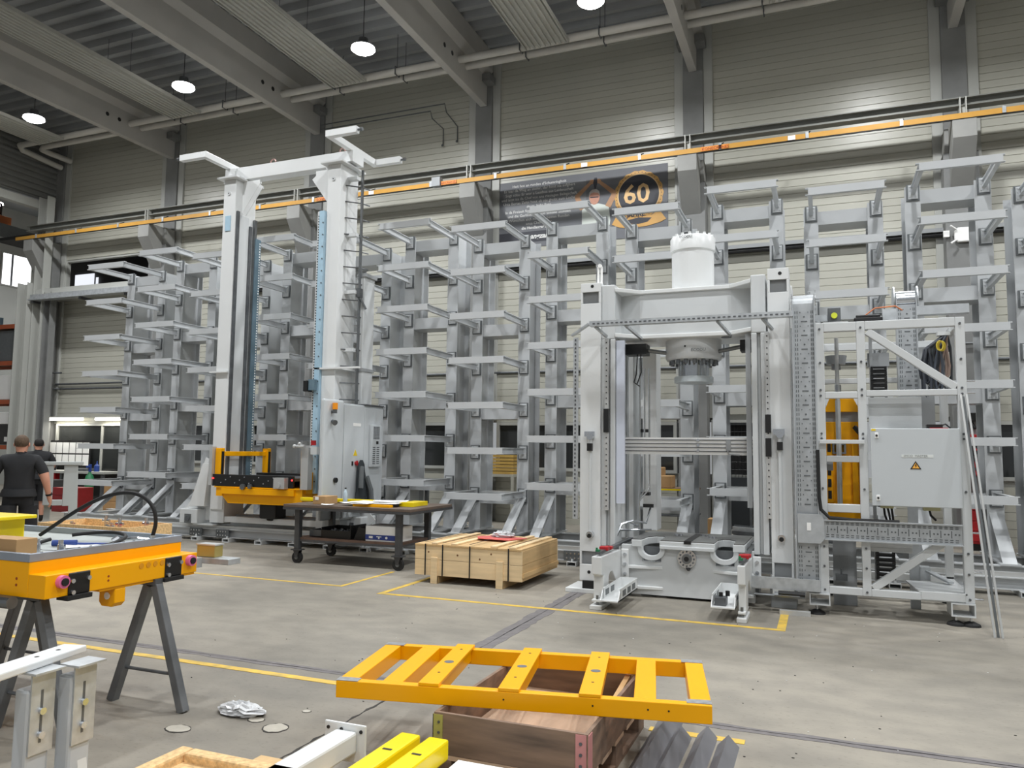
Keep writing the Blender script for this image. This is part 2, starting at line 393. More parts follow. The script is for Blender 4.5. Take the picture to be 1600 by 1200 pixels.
# ---- wall bay windows (dark rooms behind)
def window(n, x0,x1,z0,z1, label, mull=3):
    t = thing('window_%d'%n, label, None, ((x0+x1)/2,YW,z0), kind='structure')
    part('window_frame', MB().frame('y',x0,x1,z0,z1,16.97,17.08,.07), 'trim', t)
    for k in range(1,mull): 
        xm=x0+(x1-x0)*k/mull; part('mullion', B(xm-.03,xm+.03,16.985,17.07,z0+.07,z1-.07), 'trim', t)
    for k in range(mull):
        a=x0+(x1-x0)*k/mull+.03; b_=x0+(x1-x0)*(k+1)/mull-.03
        part('pane', B(a,b_,17.03,17.04,z0+.06,z1-.06), 'glass', t)
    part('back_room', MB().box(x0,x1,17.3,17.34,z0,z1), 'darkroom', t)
window(1,COLX[0]+.42,COLX[1]-.42,.68,2.32,'wide dark window behind the noticeboard at far left',2)
window(2,COLX[1]+.42,COLX[2]-.42,1.2,2.32,'dark window strip behind the second and third racks')
window(3,COLX[2]+.42,COLX[3]-.42,1.2,2.32,'dark window strip behind the grey control cabinet')
window(4,COLX[3]+.42,COLX[4]-.42,1.2,2.32,'dark window strip behind the press table gap')
window(5,COLX[5]+.42,7.0,1.2,2.32,'dark window at the right edge')
# high strip in the first bay
t = thing('window_6','high dark clerestory opening with bright panes at upper left',None,(-20,YW,6.46),kind='structure')
part('window_frame', MB().frame('y',COLX[0]+.42,COLX[1]-.42,6.46,7.42,16.97,17.1,.05), 'trim', t)
part('recess', MB().box(-25.5,-17.5,19.0,19.05,5.8,8.5).box(-25.5,-17.5,17.1,19.0,8.4,8.5).box(-17.6,-17.5,17.1,19,5.8,8.5), 'darkroom', t)
for x0,x1,z0,z1 in ((-24.85,-24.45,6.6,7.75),(-24.0,-23.1,6.6,7.55),(-23.0,-22.9,6.6,7.4)):
    part('pane', B(x0,x1,18.94,18.96,z0,z1), mat('daylit_pane',(236,240,248),.4,0,0,emit=1.0), t)
# door (dark gate) in the bay behind the press
t = thing('door_1','dark wire mesh double gate behind the press opening',None,(-1.4,YW,0),kind='structure')
part('opening', B(-2.2,-.55,17.2,17.25,0,2.32), 'black', t)
part('door_frame', MB().frame('y',-2.2,-.55,0,2.36,16.95,17.08,.06), 'trim', t)
for a,b_ in ((-2.14,-1.39),(-1.36,-.61)):
    lf = part('door_leaf', MB().frame('y',a,b_,.02,2.3,16.98,17.02,.05), 'darksteel', t)
    part('lower_panel', B(a+.05,b_-.05,16.99,17.01,.07,1.15), mat('gate_panel',(36,40,44),.6), lf)
    mbm=MB()
    for k in range(1,9): mbm.cyl((a+.05+(b_-a-.1)*k/9,17.0,1.15),(a+.05+(b_-a-.1)*k/9,17.0,2.25),.006,5)
    for k in range(1,7): mbm.cyl((a+.05,17.0,1.15+.16*k),(b_-.05,17.0,1.15+.16*k),.006,5)
    part('mesh_wires', mbm, 'black', lf)
# ---- left end wall: ribbed cladding above the opening to the next hall
mb=MB(); z=9.34
while z<11.4:
    mb.prism([(-22.50,z),(-22.44,z+.02),(-22.44,z+.10),(-22.50,z+.12)],'y',4,16.95); z+=.18
mb.box(-22.6,-22.5,4,17,9.3,11.45)
solo('wall_left', mb, mat('end_wall_cladding',(120,121,119),.55,0,.08,2), 'grey horizontally ribbed cladding at the top of the left end wall', None, kind='structure')
solo('trim_1', MB().box(-22.62,-22.38,4,16.6,8.95,9.2), 'trim', 'pale steel lintel under the ribbed end wall', None, kind='structure', bev=.01)
solo('wall_right_blocker', B(15,15.2,-16,17,0,11.6), 'wall', 'added unseen cream wall blocking light from the open right side', None, kind='structure')  # out of view, added to keep world light off the rack webs
# next hall
nh = thing('wall_far', 'pale far wall of the neighbouring hall with a bright window', None, (-32,20,0), kind='structure')
part('wall_sheet', MB().box(-32.2,-32,4,21.8,0,12).box(-32.2,-32,23.1,32,0,12).box(-32.2,-32,21.8,23.1,0,8.4).box(-32.2,-32,21.8,23.1,9.75,12), 'trim', nh)
part('wall_sheet', MB().box(-32,-22.3,28,28.2,0,12), 'trim', nh)
part('wall_sheet', MB().box(-22.5,-22.3,20,28,0,12), 'trim', nh)
t = thing('window_7','tall bright daylight window in the neighbouring hall at the left edge',None,(-32,22.4,8.4),kind='structure')
part('window_frame', MB().frame('x',21.75,23.15,8.35,9.8,-32.05,-31.95,.06), 'trim', t)
part('mullion', B(-32.03,-31.97,22.2,22.28,8.4,9.75), 'darksteel', t)
for a,b_ in ((21.8,22.2),(22.28,23.1)): part('pane', B(-32.02,-32.0,a,b_,8.4,9.75), mat('daylit_window',(250,252,255),.4,0,0,emit=2.2), t)
# corner posts
for k,(x0,x1,y0,y1,z1,m,l) in enumerate(((-22.86,-22.40,16.1,16.35,6.6,'trim','flat pale steel door post at the hall corner'),(-22.36,-21.96,16.25,16.5,9.3,'trim','grey steel corner stanchion beside the flat door post'),(-21.93,-21.62,16.3,16.5,6.3,'concrete','narrow dark stanchion beside the ribbed wall corner'))):
    t=thing('trim_%d'%(k+2), l, None, ((x0+x1)/2,(y0+y1)/2,0), kind='structure')
    part('post', MB().box(x0,x1,y1-.03,y1,0,z1).box(x0,x0+.03,y0,y1-.03,0,z1).box(x1-.03,x1,y0,y1-.03,0,z1), m, t, bev=.004)
# sliding door rail across the first bay
t=thing('door_track','galvanised sliding door track across the first bay','rail',(-20,16.3,5.95))
part('track', MB().box(-22.3,-18.2,16.12,16.3,6.02,6.2).box(-22.3,-18.2,16.05,16.12,6.02,6.06), 'galv', t)
part('track_beam', B(-22.3,-18.1,16.3,16.98,6.12,6.40), 'trim', t)
for x in (-22.2,-20.2,-18.4): part('bracket', B(x-.04,x+.04,16.12,17.0,5.95,6.02), 'darksteel', t)
# ---- crane runway on the wall
t=thing('crane_runway','long dark grey crane runway beam on the wall corbels','beam',(-8,16.2,7.95))
part('runway_girder', MB().ibeam('x',-22.6,9,16.2,.22,8.19,8.36,.02,.014), 'runway', t)
for cx in COLX[1:6]:
    part('stiffener', MB().box(cx-.06,cx-.04,16.06,16.3,7.93,8.35).box(cx+.04,cx+.06,16.06,16.3,7.93,8.35).box(cx-.04,cx+.04,16.12,16.3,7.93,8.19), 'trim', t)
t=thing('conductor_rail','long orange-yellow enclosed conductor rail under the runway beam','rail',(-8,16.0,7.95))
part('rail_body', MB().prism([(15.97,7.90),(16.03,7.90),(16.035,8.0),(15.965,8.0)],'x',-22.9,9), 'conduct', t)
part('rail_slot', B(-22.9,9,15.975,16.025,7.885,7.90), 'black', t)
for k in range(18):
    x=-22.0+k*1.68
    h=part('hanger', MB().box(x-.02,x+.02,15.96,16.05,7.995,8.02).bar((x,16.0,8.01),(x+.05,16.12,8.09),.025,.02), 'black', t)
    part('clip', B(x-.03,x+.03,15.957,15.97,7.90,8.03), 'galv', t)
for x in (-4.75,-.45,-10.2): part('tag_plate', B(x-.07,x+.07,15.955,15.962,7.90,7.99), 'paper', t)
for x in (-11.55,-8.15,-1.95):
    part('logo_patch', B(x-.28,x+.28,15.957,15.964,7.905,7.995), mat('rail_logo_patch',(226,140,52),.5), t)
    text_mesh('KONECRANES', .085, mat('rail_logo_ink',(150,60,28),.6,0,0), t, (x-.26,15.954,7.915), (PI/2,0,0), 'rail_lettering')
part('junction_box', B(-8.5,-8.28,15.9,16.05,7.88,8.1), 'midgrey', t)
# ---- pipes under the roof
for k,(yy,zz,l) in enumerate(((15.28,10.53,'lagged heating pipe under the roof, the one nearer the hall'),(15.67,10.56,'lagged heating pipe under the roof, the one nearer the wall'))):
    t=thing('heating_pipe', l, 'pipe', (-8,yy,zz), 'heating pipes under the roof')
    part('pipe_run', MB().cyl((-21.2,yy,zz),(9,yy,zz),.085,14), 'pipe', t, smooth=True)
    for cx in COLX[1:5]:
        for dx in (1.6,3.4): part('hanger', MB().cyl((cx+dx,yy,zz),(cx+dx,yy,11.46),.008,6).frame('x',yy-.1,yy+.1,zz-.1,zz+.1,cx+dx-.012,cx+dx+.012,.012), 'darksteel', t)
t=thing('heating_pipe','bent lagged pipe end at the left hall corner','pipe',(-21.2,15.6,10.4),'heating pipes under the roof')
part('pipe_run', MB().tube([(-21.2,15.67,10.56),(-21.5,15.67,10.56),(-21.75,15.8,10.56),(-21.8,16.1,10.56),(-21.8,16.8,10.56)],.085,12).tube([(-21.2,15.28,10.53),(-22.0,15.28,10.53),(-22.2,15.5,10.5),(-22.2,16.8,10.4)],.085,12), 'pipe', t, smooth=True)
t=thing('conduit','thin twin conduits dropping down the wall under the roof beam','pipe',(-9,16.8,9.6))
for dy,(xe,zd) in ((0,(-8.35,9.35)),(.0,(-8.75,9.3))):
    part('conduit_run', MB().tube([(-12.3,16.7,10.28 if xe>-8.5 else 10.15),(xe-.25,16.7,10.28 if xe>-8.5 else 10.15),(xe-.25,16.8,10.1 if xe>-8.5 else 10.0),(xe,16.94,9.75),(xe,16.94,zd)],.014,6).sphere((xe,16.9,zd),.03,6), 'darksteel', t)
# ---- radiant panels
pw=['above the far left lamp','between the two left lamps','between the middle lamps','left of the topmost lamp','at the upper right']
for i in range(5):
    xa=-15.93+5.05*(i-1)-5.05*0; xa=-20.97+5.05*i; xb=xa+.95
    t=thing('radiant_panel','pale ribbed radiant heating panel under the roof '+pw[i],'heater',(xa+.47,5,10.36),'radiant heating panels')
    mb=MB(); 
    mb.box(xa,xb,-14,15.15,10.40,10.42)
    part('panel_sheet', mb, 'radiant', t)
    for k in range(8):
        xr=xa+.06+k*.118; part('panel_tube', MB().prism([(xr-.03,10.40),(xr-.02,10.365),(xr+.02,10.365),(xr+.03,10.40)],'y',-14,15.15), 'radiant', t)
    part('side_flange', MB().box(xa-.02,xa,-14,15.15,10.35,10.44).box(xb,xb+.02,-14,15.15,10.35,10.44), 'radiant', t)
    part('header_pipe', MB().cyl((xa,15.13,10.43),(xb,15.13,10.43),.04,8), 'pipe', t)
    mbh=MB()
    for yy in (3,8,13):
        for xx in (xa+.1,xb-.1): mbh.cyl((xx,yy,10.42),(xx,yy,11.46),.006,5)
    part('hanger_wires', mbh, 'darksteel', t)
# ---- high-bay lamps
def lamp(x,y,label):
    t=thing('high_bay_lamp',label,'lamp',(x,y,LAMP_Z),'high bay lamps')
    part('housing', MB().lathe([(.05,.30),(.10,.28),(.12,.16),(.20,.12),(.25,.10),(.25,.08)],(x,y,LAMP_Z),20), 'darksteel', t, smooth=True)
    part('lens', MB().lathe([(.001,.10),(.24,.09),(.255,.04),(.2,.0),(.001,-.03)],(x,y,LAMP_Z),20), 'lampon', t, smooth=True)
    part('cord', MB().cyl((x,y,LAMP_Z+.25),(x,y,11.46),.008,6), 'black', t)
    ld=bpy.data.lights.new('lamp_light','AREA'); ld.shape='DISK'; ld.size=.42; ld.energy=LAMP_W; ld.spread=math.radians(162); ld.color=(.965,.985,1.0)
    lo=bpy.data.objects.new('lamp_light',ld); COL.objects.link(lo); lo.parent=t; lo.location=(0,0,-.04)
ln={(-18.97,13.5):'lit round high bay lamp farthest left under the roof',(-13.9,13.5):'lit round high bay lamp, second from the left under the roof',(-8.93,13.5):'lit round high bay lamp above the crane head, third from the left',(-3.9,13.5):'lit round high bay lamp at the top edge above the banner'}
for (x,y),l in ln.items(): lamp(x,y,l)
for x in (1.2,6.2): lamp(x,13.5,'lit round high bay lamp over the racks outside the frame')
for k in range(6): lamp(-18.97+5.03*k,6.8,'lit round high bay lamp over the middle aisle of the hall')
for x,y in ((1.2,.2),(6.2,.2),(1.2,-6.4),(6.2,-6.4),(-3.9,-6.4)): lamp(x,y,'lit round high bay lamp behind the camera')
for x,y in ((-27,18),(-27,24)): lamp(x,y,'lit round high bay lamp in the neighbouring hall')
# ---- wall conduits
t=thing('wall_conduit','dark horizontal cable conduits along the back wall','pipe',(-8,16.95,3.5))
for z in (3.50,): part('conduit_run', MB().tube([(-17.2,16.95,z),(6.8,16.95,z)],.03,8), 'darksteel', t)
t=thing('wall_conduit','twin grey pipes along the wall of the first bay','pipe',(-20,16.9,3.4))
for z in (3.53,3.38): part('pipe_run', MB().tube([(-22.0,16.92,z),(-18.2,16.92,z)],.028,8), 'darksteel', t)
part('pipe_bend', MB().tube([(-21.8,16.9,3.38),(-21.9,16.6,3.38),(-21.9,16.6,3.85),(-21.5,16.7,3.85)],.03,8), 'darksteel', t)
t=thing('cable_ladder','grey perforated cable tray along the wall behind the racks','cable tray',(-2,16.85,5.9))
part('tray', MB().box(-16.8,7,16.8,16.98,6.0,6.02).box(-16.8,7,16.79,16.80,6.0,6.08), 'midgrey', t)
part('slots', MB(), 'black', t) if False else None
part('cables', MB().tube([(-16.8,16.86,5.95),(7,16.86,5.95)],.045,8), 'rubber', t)
t=thing('overhead_hoist','orange overhead crane hoist in the neighbouring hall at the left edge','hoist',(-26,17.2,9.2))
part('hoist_box', B(-26.3,-26,16.6,17.95,9.18,9.5), mat('hoist_orange',(190,104,50),.5), t, bev=.02)
part('hoist_frame', MB().frame('x',16.9,17.7,9.5,9.95,-26.2,-26.15,.05), 'black', t)
part('bridge_girder', B(-26.5,-25.8,6,26,8.7,9.17), mat('bridge_grey',(140,142,140),.5), t)
mb=MB(); rr=random.Random(11)
for k in range(70):
    x=rr.uniform(-5,2.5); y=rr.uniform(4.2,8.6); s=rr.uniform(.003,.007)
    mb.prism([(x-s,y),(x,y-s*.6),(x+s*1.3,y),(x,y+s*.7)],'z',0.0005,.004)
o=part('floor_debris', mb, 'crack', fl, kind='stuff')
mb=MB()
for k in range(30):
    x=rr.uniform(-5,2.5); y=rr.uniform(4.2,8.6); s=rr.uniform(.003,.006)
    mb.prism([(x-s,y),(x,y-s*.6),(x+s,y),(x,y+s*.7)],'z',0.0005,.005)
o=part('floor_debris', mb, 'paper', fl, kind='stuff')
# ---- banner
def banner():
    x0,x1,z0,z1,yb=-7.2,-3.1,6.5,8.14,16.972
    t=thing('anniversary_banner','large grey anniversary banner with a gold 60 badge and white verse','banner',((x0+x1)/2,yb,z0))
    part('cloth', B(x0,x1,yb,yb+.012,z0,z1), 'banner', t)
    part('dark_field', MB().prism([(x0+.25,7.05),(x0+.1,7.85),(x0+.5,7.96),(-5.0,7.98),(-5.0,7.2),(-5.1,7.05)],'y',yb-.002,yb), mat('banner_print_mid',(124,126,130),.6,0,.05,2), t)
    part('title_strip', B(x0+.02,-5.2,yb-.003,yb,6.62,6.88), 'bannerdark', t)
    cx,cz=-3.763,7.48; n=72
    def ring(r,wob=0,k=18): return [(cx+(r+wob*math.cos(k*2*PI*i/n))*math.cos(2*PI*i/n), cz+(r+wob*math.cos(k*2*PI*i/n))*math.sin(2*PI*i/n)) for i in range(n)]
    bd=part('badge_rim', MB().prism(ring(.56,.012),'y',yb-.004,yb), 'gold', t)
    mb=MB()
    for i in range(40):
        a=2*PI*i/40; mb.cyl((cx+.52*math.cos(a),yb-.005,cz+.52*math.sin(a)),(cx+.52*math.cos(a),yb-.004,cz+.52*math.sin(a)),.011,6)
    part('rim_dots', mb, 'bannerdark', bd, kind='stuff')
    part('badge_line', MB().prism(ring(.485),'y',yb-.006,yb), mat('badge_cream',(226,196,150),.6,0,0), bd)
    part('badge_field', MB().prism(ring(.465),'y',yb-.008,yb), 'bannerdark', bd)
    text_mesh('60',.62,'golddk',t,(-4.12,yb-.01,7.30),(PI/2,0,0),'badge_number',bold=.010)
    rb=part('ribbon', MB().prism([(cx-.50,7.06),(cx-.3,6.98),(cx,6.94),(cx+.3,6.98),(cx+.46,7.10),(cx+.62,6.86),(cx+.5,6.80),(cx+.2,6.74),(cx-.2,6.72),(cx-.45,6.76),(cx-.62,6.84)],'y',yb-.010,yb), 'gold', t)
    part('ribbon_shadow', MB().prism([(cx-.30,6.90),(cx,6.95),(cx+.30,6.92),(cx+.2,6.83),(cx,6.80),(cx-.2,6.82)],'y',yb-.012,yb), 'bannerdark', rb)  # dark patch printed on the ribbon
    text_mesh('JAHRE',.15,'bannerdark',t,(cx-.27,yb-.012,6.98),(PI/2,0,0),'badge_word',bold=.004)
    # printed figure holding a pair of pliers overhead
    fx=-4.80; E_=lambda c,rx,rz,k=18: [(c[0]+rx*math.cos(2*PI*i/k),c[1]+rz*math.sin(2*PI*i/k)) for i in range(k)]
    def limb(p,q,wp,wq):
        d=Vector((q[0]-p[0],q[1]-p[1])).normalized(); nx,nz=-d.y,d.x
        return [(p[0]+nx*wp,p[1]+nz*wp),(q[0]+nx*wq,q[1]+nz*wq),(q[0]-nx*wq,q[1]-nz*wq),(p[0]-nx*wp,p[1]-nz*wp)]
    part('print_shirt', MB().prism([(fx-.30,7.28),(fx-.12,7.38),(fx+.10,7.38),(fx+.34,7.30),(fx+.38,6.95),(fx+.30,6.52),(fx-.32,6.52),(fx-.30,6.95)],'y',yb-.005,yb), mat('banner_shirt',(206,212,206),.6,0,.05,3), t)
    ar=MB()
    for k,(p,q,w1,w2) in enumerate((((fx-.28,7.28),(fx-.43,7.60),.07,.055),((fx-.44,7.58),(fx-.08,7.90),.055,.035),((fx+.32,7.28),(fx+.48,7.58),.07,.055),((fx+.49,7.57),(fx+.11,7.90),.055,.035))):
        ar.prism(limb(p,q,w1,w2),'y',yb-.0062-.0003*k,yb)
    for k,c in enumerate(((fx-.06,7.91),(fx+.10,7.91))): ar.prism(E_(c,.06,.055),'y',yb-.0076-.0002*k,yb)
    part('print_arms', ar, 'print_skin', t, kind='stuff')
    part('print_head', MB().prism(E_((fx,7.53),.125,.17),'y',yb-.008,yb), mat('banner_face',(192,142,122),.6,0,.1,6), t)
    part('print_hair', MB().prism([(fx-.13,7.56),(fx-.12,7.66),(fx-.06,7.72),(fx+.05,7.725),(fx+.115,7.67),(fx+.13,7.57),(fx+.09,7.63),(fx-.02,7.655),(fx-.09,7.63)],'y',yb-.0095,yb), mat('banner_hair',(196,190,184),.6,0,.1,6), t)
    part('print_glasses', MB().prism([(fx-.10,7.555),(fx+.10,7.545),(fx+.10,7.52),(fx-.10,7.53)],'y',yb-.0096,yb), 'bannerdark', t)
    part('print_pliers', MB().prism([(fx-.03,7.88),(fx+.0,8.0),(fx+.06,8.0),(fx+.07,7.88),(fx+.03,7.74),(fx-.0,7.74)],'y',yb-.0095,yb), 'bannerdark', t)
    lines=['Heit hot an runden d\'Schumringhoit','Es war da Weg an steiler, der hout nia aufghert','Sogt söba: Er wor a Lausbua aus Leidenschaft','und iatzt isa da Chef von ana riesiegen Belegschaft.','Unta Bertas Zeitn hout eh nix ghobt zum Locha.','drum, haba Eana','In da Freizeit foart er wahrscheinlich den Ort','und die Gerlinde bei eam schöne Stunden','Wünschen eich noch die besten Runden','unsa Chef bleibst','die Handlanger aus der']
    for i,s in enumerate(lines):
        text_mesh(s,.094,'bannerwhite',t,(-6.17,yb-.004,7.99-i*.105),(PI/2,0,0),'verse_line',align='CENTER',bold=.003 if i==10 else .0006)
    text_mesh('angzangl',.17,'bannerwhite',t,(-6.1,yb-.006,6.70),(PI/2,0,0),'banner_title',shear=.3,align='CENTER',bold=.006)
banner()
# ================================================================ CANTILEVER RACKS
YF, YB = 11.73, 12.83          # shelf front, upright front
ZE = [5.50,4.735,3.975,3.215,2.455,1.70,.945]; ZO = [5.685,4.925,4.175,3.415,2.655,1.90,1.14]
RX = [-14.45+1.436*i for i in range(12)]+[2.73]
names = ['leftmost of the row, at the far end wall','second from the far left end','third from the left, just left of the crane masts','fourth, seen between the two crane masts','fifth, behind the right crane mast','just right of the grey control cabinet','behind the wooden crate, right of the white drawings','left of the press','directly behind the left press column','directly behind the right press column','behind the cable drums, right of the press','behind the router frame at right','cut off by the right edge']
RM = {}
def rack_meshes(zs, key):
    d = {}
    zt = zs[0]
    def I(x):   # vertical I upright: flanges front/back
        mb = MB(); w=.108; yb=.56
        mb.prism([(x-w,0),(x+w,0),(x+w,.016),(x+.008,.016),(x+.008,yb-.016),(x+w,yb-.016),(x+w,yb),(x-w,yb),(x-w,yb-.016),(x-.008,yb-.016),(x-.008,.016),(x-w,.016)],'z',.25,zt+.02)
        return mb
    d['up0'] = I(-.01).mesh('upright'); d['up1'] = I(.91).mesh('upright')
    d['tie'] = MB().box(.002,.898,.06,.5,-.24,-.03).mesh('tie_beam')
    d['chan'] = MB().box(-.03,.97,-1.1,-1.088,-.11,0).box(-.03,.97,-1.088,-1.04,-.012,0).box(-.03,.97,-1.088,-1.04,-.11,-.098).box(-.07,-.03,-1.1,-1.04,-.012,0).box(-.07,-.03,-1.1,-1.04,-.11,-.098).box(.97,.995,-1.1,-1.04,-.012,0).box(.97,.995,-1.1,-1.04,-.11,-.098).mesh('front_channel')
    def arm(x):
        mb = MB().ibeam('y',-1.04,-.045,x,.06,-.11,0,.010,.008)
        mb.box(x-.065,x+.065,-.045,-.028,-.185,.03)
        for dx in (-.042,.042):
            for dz in (.005,-.055,-.15): mb.cyl((x+dx,-.058,dz),(x+dx,-.044,dz),.011,6)
        return mb.mesh('arm')
    d['arm0']=arm(-.005); d['arm1']=arm(.925)
    d['pl0']=MB().box(-.095,.085,-.028,0,-.205,.045).mesh('mounting_plate'); d['pl1']=MB().box(.835,1.005,-.028,0,-.205,.045).mesh('mounting_plate')
    def brace(x):
        mb=MB(); w=.085
        mb.prism([(-.80,.25),(-.66,.25),(0,.74),(0,.86)],'x',x-w,x-w+.012) if False else None
        mb.bar((x,-.75,.25),(x,.0,.82),.17,.014,up=(1,0,0)) if False else None
        mb.prism([(-.80,.25),(-.785,.25),(.0,.845),(.0,.865)],'x',x-w,x+w)
        mb.prism([(-.785,.25),(-.62,.25),(.0,.72),(.0,.845)],'x',x-.006,x+.006)
        mb.prism([(-.63,.25),(-.61,.25),(.0,.705),(.0,.72)],'x',x-.05,x+.05)
        mb.box(x-.12,x+.12,-.84,.62,.225,.25)
        return mb.mesh('brace')
    d['br0']=brace(-.01); d['br1']=brace(.91)
    for k,m in d.items(): m.materials.append(M['plate'] if k in('pl0','pl1') else M['rack'])
    return d
RM['e']=rack_meshes(ZE,'e'); RM['o']=rack_meshes(ZO,'o')
def pm(name, me, parent, z=0):
    o=bpy.data.objects.new(name,me); COL.objects.link(o); o.parent=parent; o.location=(0,0,z); ORG[o.name]=(0,0,0); return o
for i,x in enumerate(RX):
    zs = ZE if i%2==0 else ZO; d = RM['e' if i%2==0 else 'o']
    t = thing('cantilever_rack','tall light grey cantilever storage rack, '+names[i],'rack',(x,YB,0),'cantilever storage racks in a row')
    pm('upright',d['up0'],t); pm('upright',d['up1'],t)
    for k in (0,2,4,6): pm('tie_beam',d['tie'],t,zs[k])
    pm('brace',d['br0'],t); pm('brace',d['br1'],t)
    for z in zs:
        s=pm('shelf_frame',d['chan'],t,z)
        pm('arm',d['arm0'],s); pm('arm',d['arm1'],s); pm('mounting_plate',d['pl0'],s); pm('mounting_plate',d['pl1'],s)
for yy,l in ((12.08,'grey steel base beam along the front of the racks'),(13.2,'grey steel base beam along the back of the racks')):
    t=thing('rack_base_beam',l,'beam',(-6,yy,0),'rack base beams')
    part('girder', MB().ibeam('x',-15.2,4.2,yy,.16,.045,.225,.014,.01), 'rack', t)
    for k in range(14): part('foot_pad', B(-14.9+k*1.44,-14.7+k*1.44,yy-.12,yy+.12,0,.045), 'galv', t)
# ================================================================ CRANE RAIL ON THE FLOOR
t=thing('crane_floor_rail','long grey floor rail of the stacker crane with box feet','rail',(-5,11.05,0))
part('rail_girder', MB().ibeam('x',-13.6,4.2,11.05,.2,.065,.215,.014,.012), 'rack', t)
part('rail_head', MB().box(-13.6,4.2,11.0,11.1,.215,.265), 'alu', t)
part('side_rail', MB().ibeam('x',-13.6,4.2,11.45,.1,.065,.2,.01,.008), 'rack', t)
fb=MB().box(-.07,.07,-.2,.55,.055,.065).box(-.07,.07,-.2,.55,0,.01).box(-.07,-.06,-.2,.55,.01,.055).box(.06,.07,-.2,.55,.01,.055).cyl((0,-.15,.065),(0,-.15,.10),.018,8).mesh('foot'); fb.materials.append(M['offwhite'])
for k in range(25):
    o=pm('foot',fb,t); o.location=(-13.2+.7*k+5,0,0)
for x in (-10.45,-9.85,-3.4):
    mb=MB().box(x-.14,x+.14,10.935,10.95,.075,.21)
    sp=part('splice_plate', mb, 'plate', t); mb=MB()
    for dx in (-.09,-.03,.03,.09):
        for z in (.11,.175): mb.cyl((x+dx,10.92,z),(x+dx,10.937,z),.014,6)
    part('bolts', mb, 'chrome', sp)
# ================================================================ STACKER CRANE
t=thing('stacker_crane','tall white two-mast stacker crane with a head beam','crane',(-8.85,11.1,.26))
ML, MR = (-10.12,-9.84), (-7.85,-7.58); Y0,Y1=10.9,11.44
for (a,b_),nm in ((ML,'L'),(MR,'R')):
    mst=part('mast', B(a,b_,Y0,Y1,.55,6.54), 'white', t, bev=.012)
    part('cap_plate', B(a-.09,b_+.09,Y0-.1,Y1+.1,6.54,6.575), 'white', t, bev=.006)
    cx=(a+b_)/2
    part('gusset', MB().prism([(a-.02,6.42),(a-.02,6.54),(a-.12,6.54)],'y',Y0+.1,Y1-.1).prism([(b_,5.95),(b_,6.54),(b_+.38,6.54),(b_+.38,6.46)] if nm=='L' else [(a,5.95),(a,6.54),(a-.38,6.54),(a-.38,6.46)],'y',11.08,11.1), 'white', t)
    part('gusset_flange', MB().bar(((b_ if nm=='L' else a),11.09,5.95),((b_+.38 if nm=='L' else a-.38),11.09,6.46),.2,.012,up=(0,1,0)) if True else None, 'white', t)
    part('boss', MB().cyl((cx-.01,Y0-.018,6.28),(cx-.01,Y0,6.28),.035,14), 'offwhite', mst)
    part('boss_hole', MB().cyl((cx-.01,Y0-.021,6.28),(cx-.01,Y0-.018,6.28),.012,8), 'black', mst)
part('head_beam', B(ML[0]+.02,MR[1]-.02,11.06,11.28,6.575,6.82), 'white', t, bev=.008)
for x in (-9.25,-7.75):
    part('lifting_eye', MB().tube([(x+.055*math.cos(a*PI/6),11.17,6.875+.055*math.sin(a*PI/6)) for a in range(13)],.014,8), mat('eyebolt_pinkgrey',(170,140,132),.4,.4), t, smooth=True)
# C-shaped head arms
def headarm(xi,sx,m='white'):
    mb=MB()
    mb.box(min(xi,xi+sx*.1),max(xi,xi+sx*.1),10.36,11.86,6.79,6.90)
    mb.box(min(xi+sx*.1,xi+sx*.6),max(xi+sx*.1,xi+sx*.6),10.36,10.46,6.79,6.90)
    mb.box(min(xi+sx*.1,xi+sx*.6),max(xi+sx*.1,xi+sx*.6),11.76,11.86,6.79,6.90)
    p=part('head_arm', mb, m, t, bev=.005)
    xe=xi+sx*.6
    for yy in (10.41,11.81): part('buffer', MB().cyl((xe,yy,6.845),(xe+sx*.05,yy,6.845),.02,8).cyl((xe+sx*.05,yy,6.845),(xe+sx*.09,yy,6.845),.032,8), 'steel', p)
headarm(-10.08,-1); headarm(-7.54,1)
part('arm_seat', B(-10.2,-9.98,11.0,11.34,6.575,6.79), 'white', t); part('arm_seat', B(-7.6,-7.42,11.0,11.34,6.60,6.79), 'white', t)
# guide rails and belts on the inner face of the left mast
x=ML[1]
part('guide_rail', B(x,x+.035,10.93,10.99,.8,5.95), 'darksteel', t); part('guide_rail', B(x,x+.035,11.27,11.33,.8,5.75), 'darksteel', t)
part('web_plate', B(x,x+.012,11.0,11.26,.8,5.9), 'offwhite', t)
part('rail_edge', B(x,x+.05,11.38,11.44,.8,5.9), 'steel', t)
st=part('coding_strip', B(x+.05,x+.065,11.40,11.55,.9,5.55), 'steelblue', t)
def holes(x0,x1,yc,z0,z1,n,w,h,par,m='black',nm='strip_holes'):
    mb=MB()
    for k in range(n):
        z=z0+(z1-z0)*(k+.5)/n; mb.box(x0,x1,yc-w/2,yc+w/2,z-h/2,z+h/2)
    return part(nm, mb, m, par, kind='stuff')
holes(x+.064,x+.067,11.52,1.0,5.5,90,.025,.025,st,'paper')
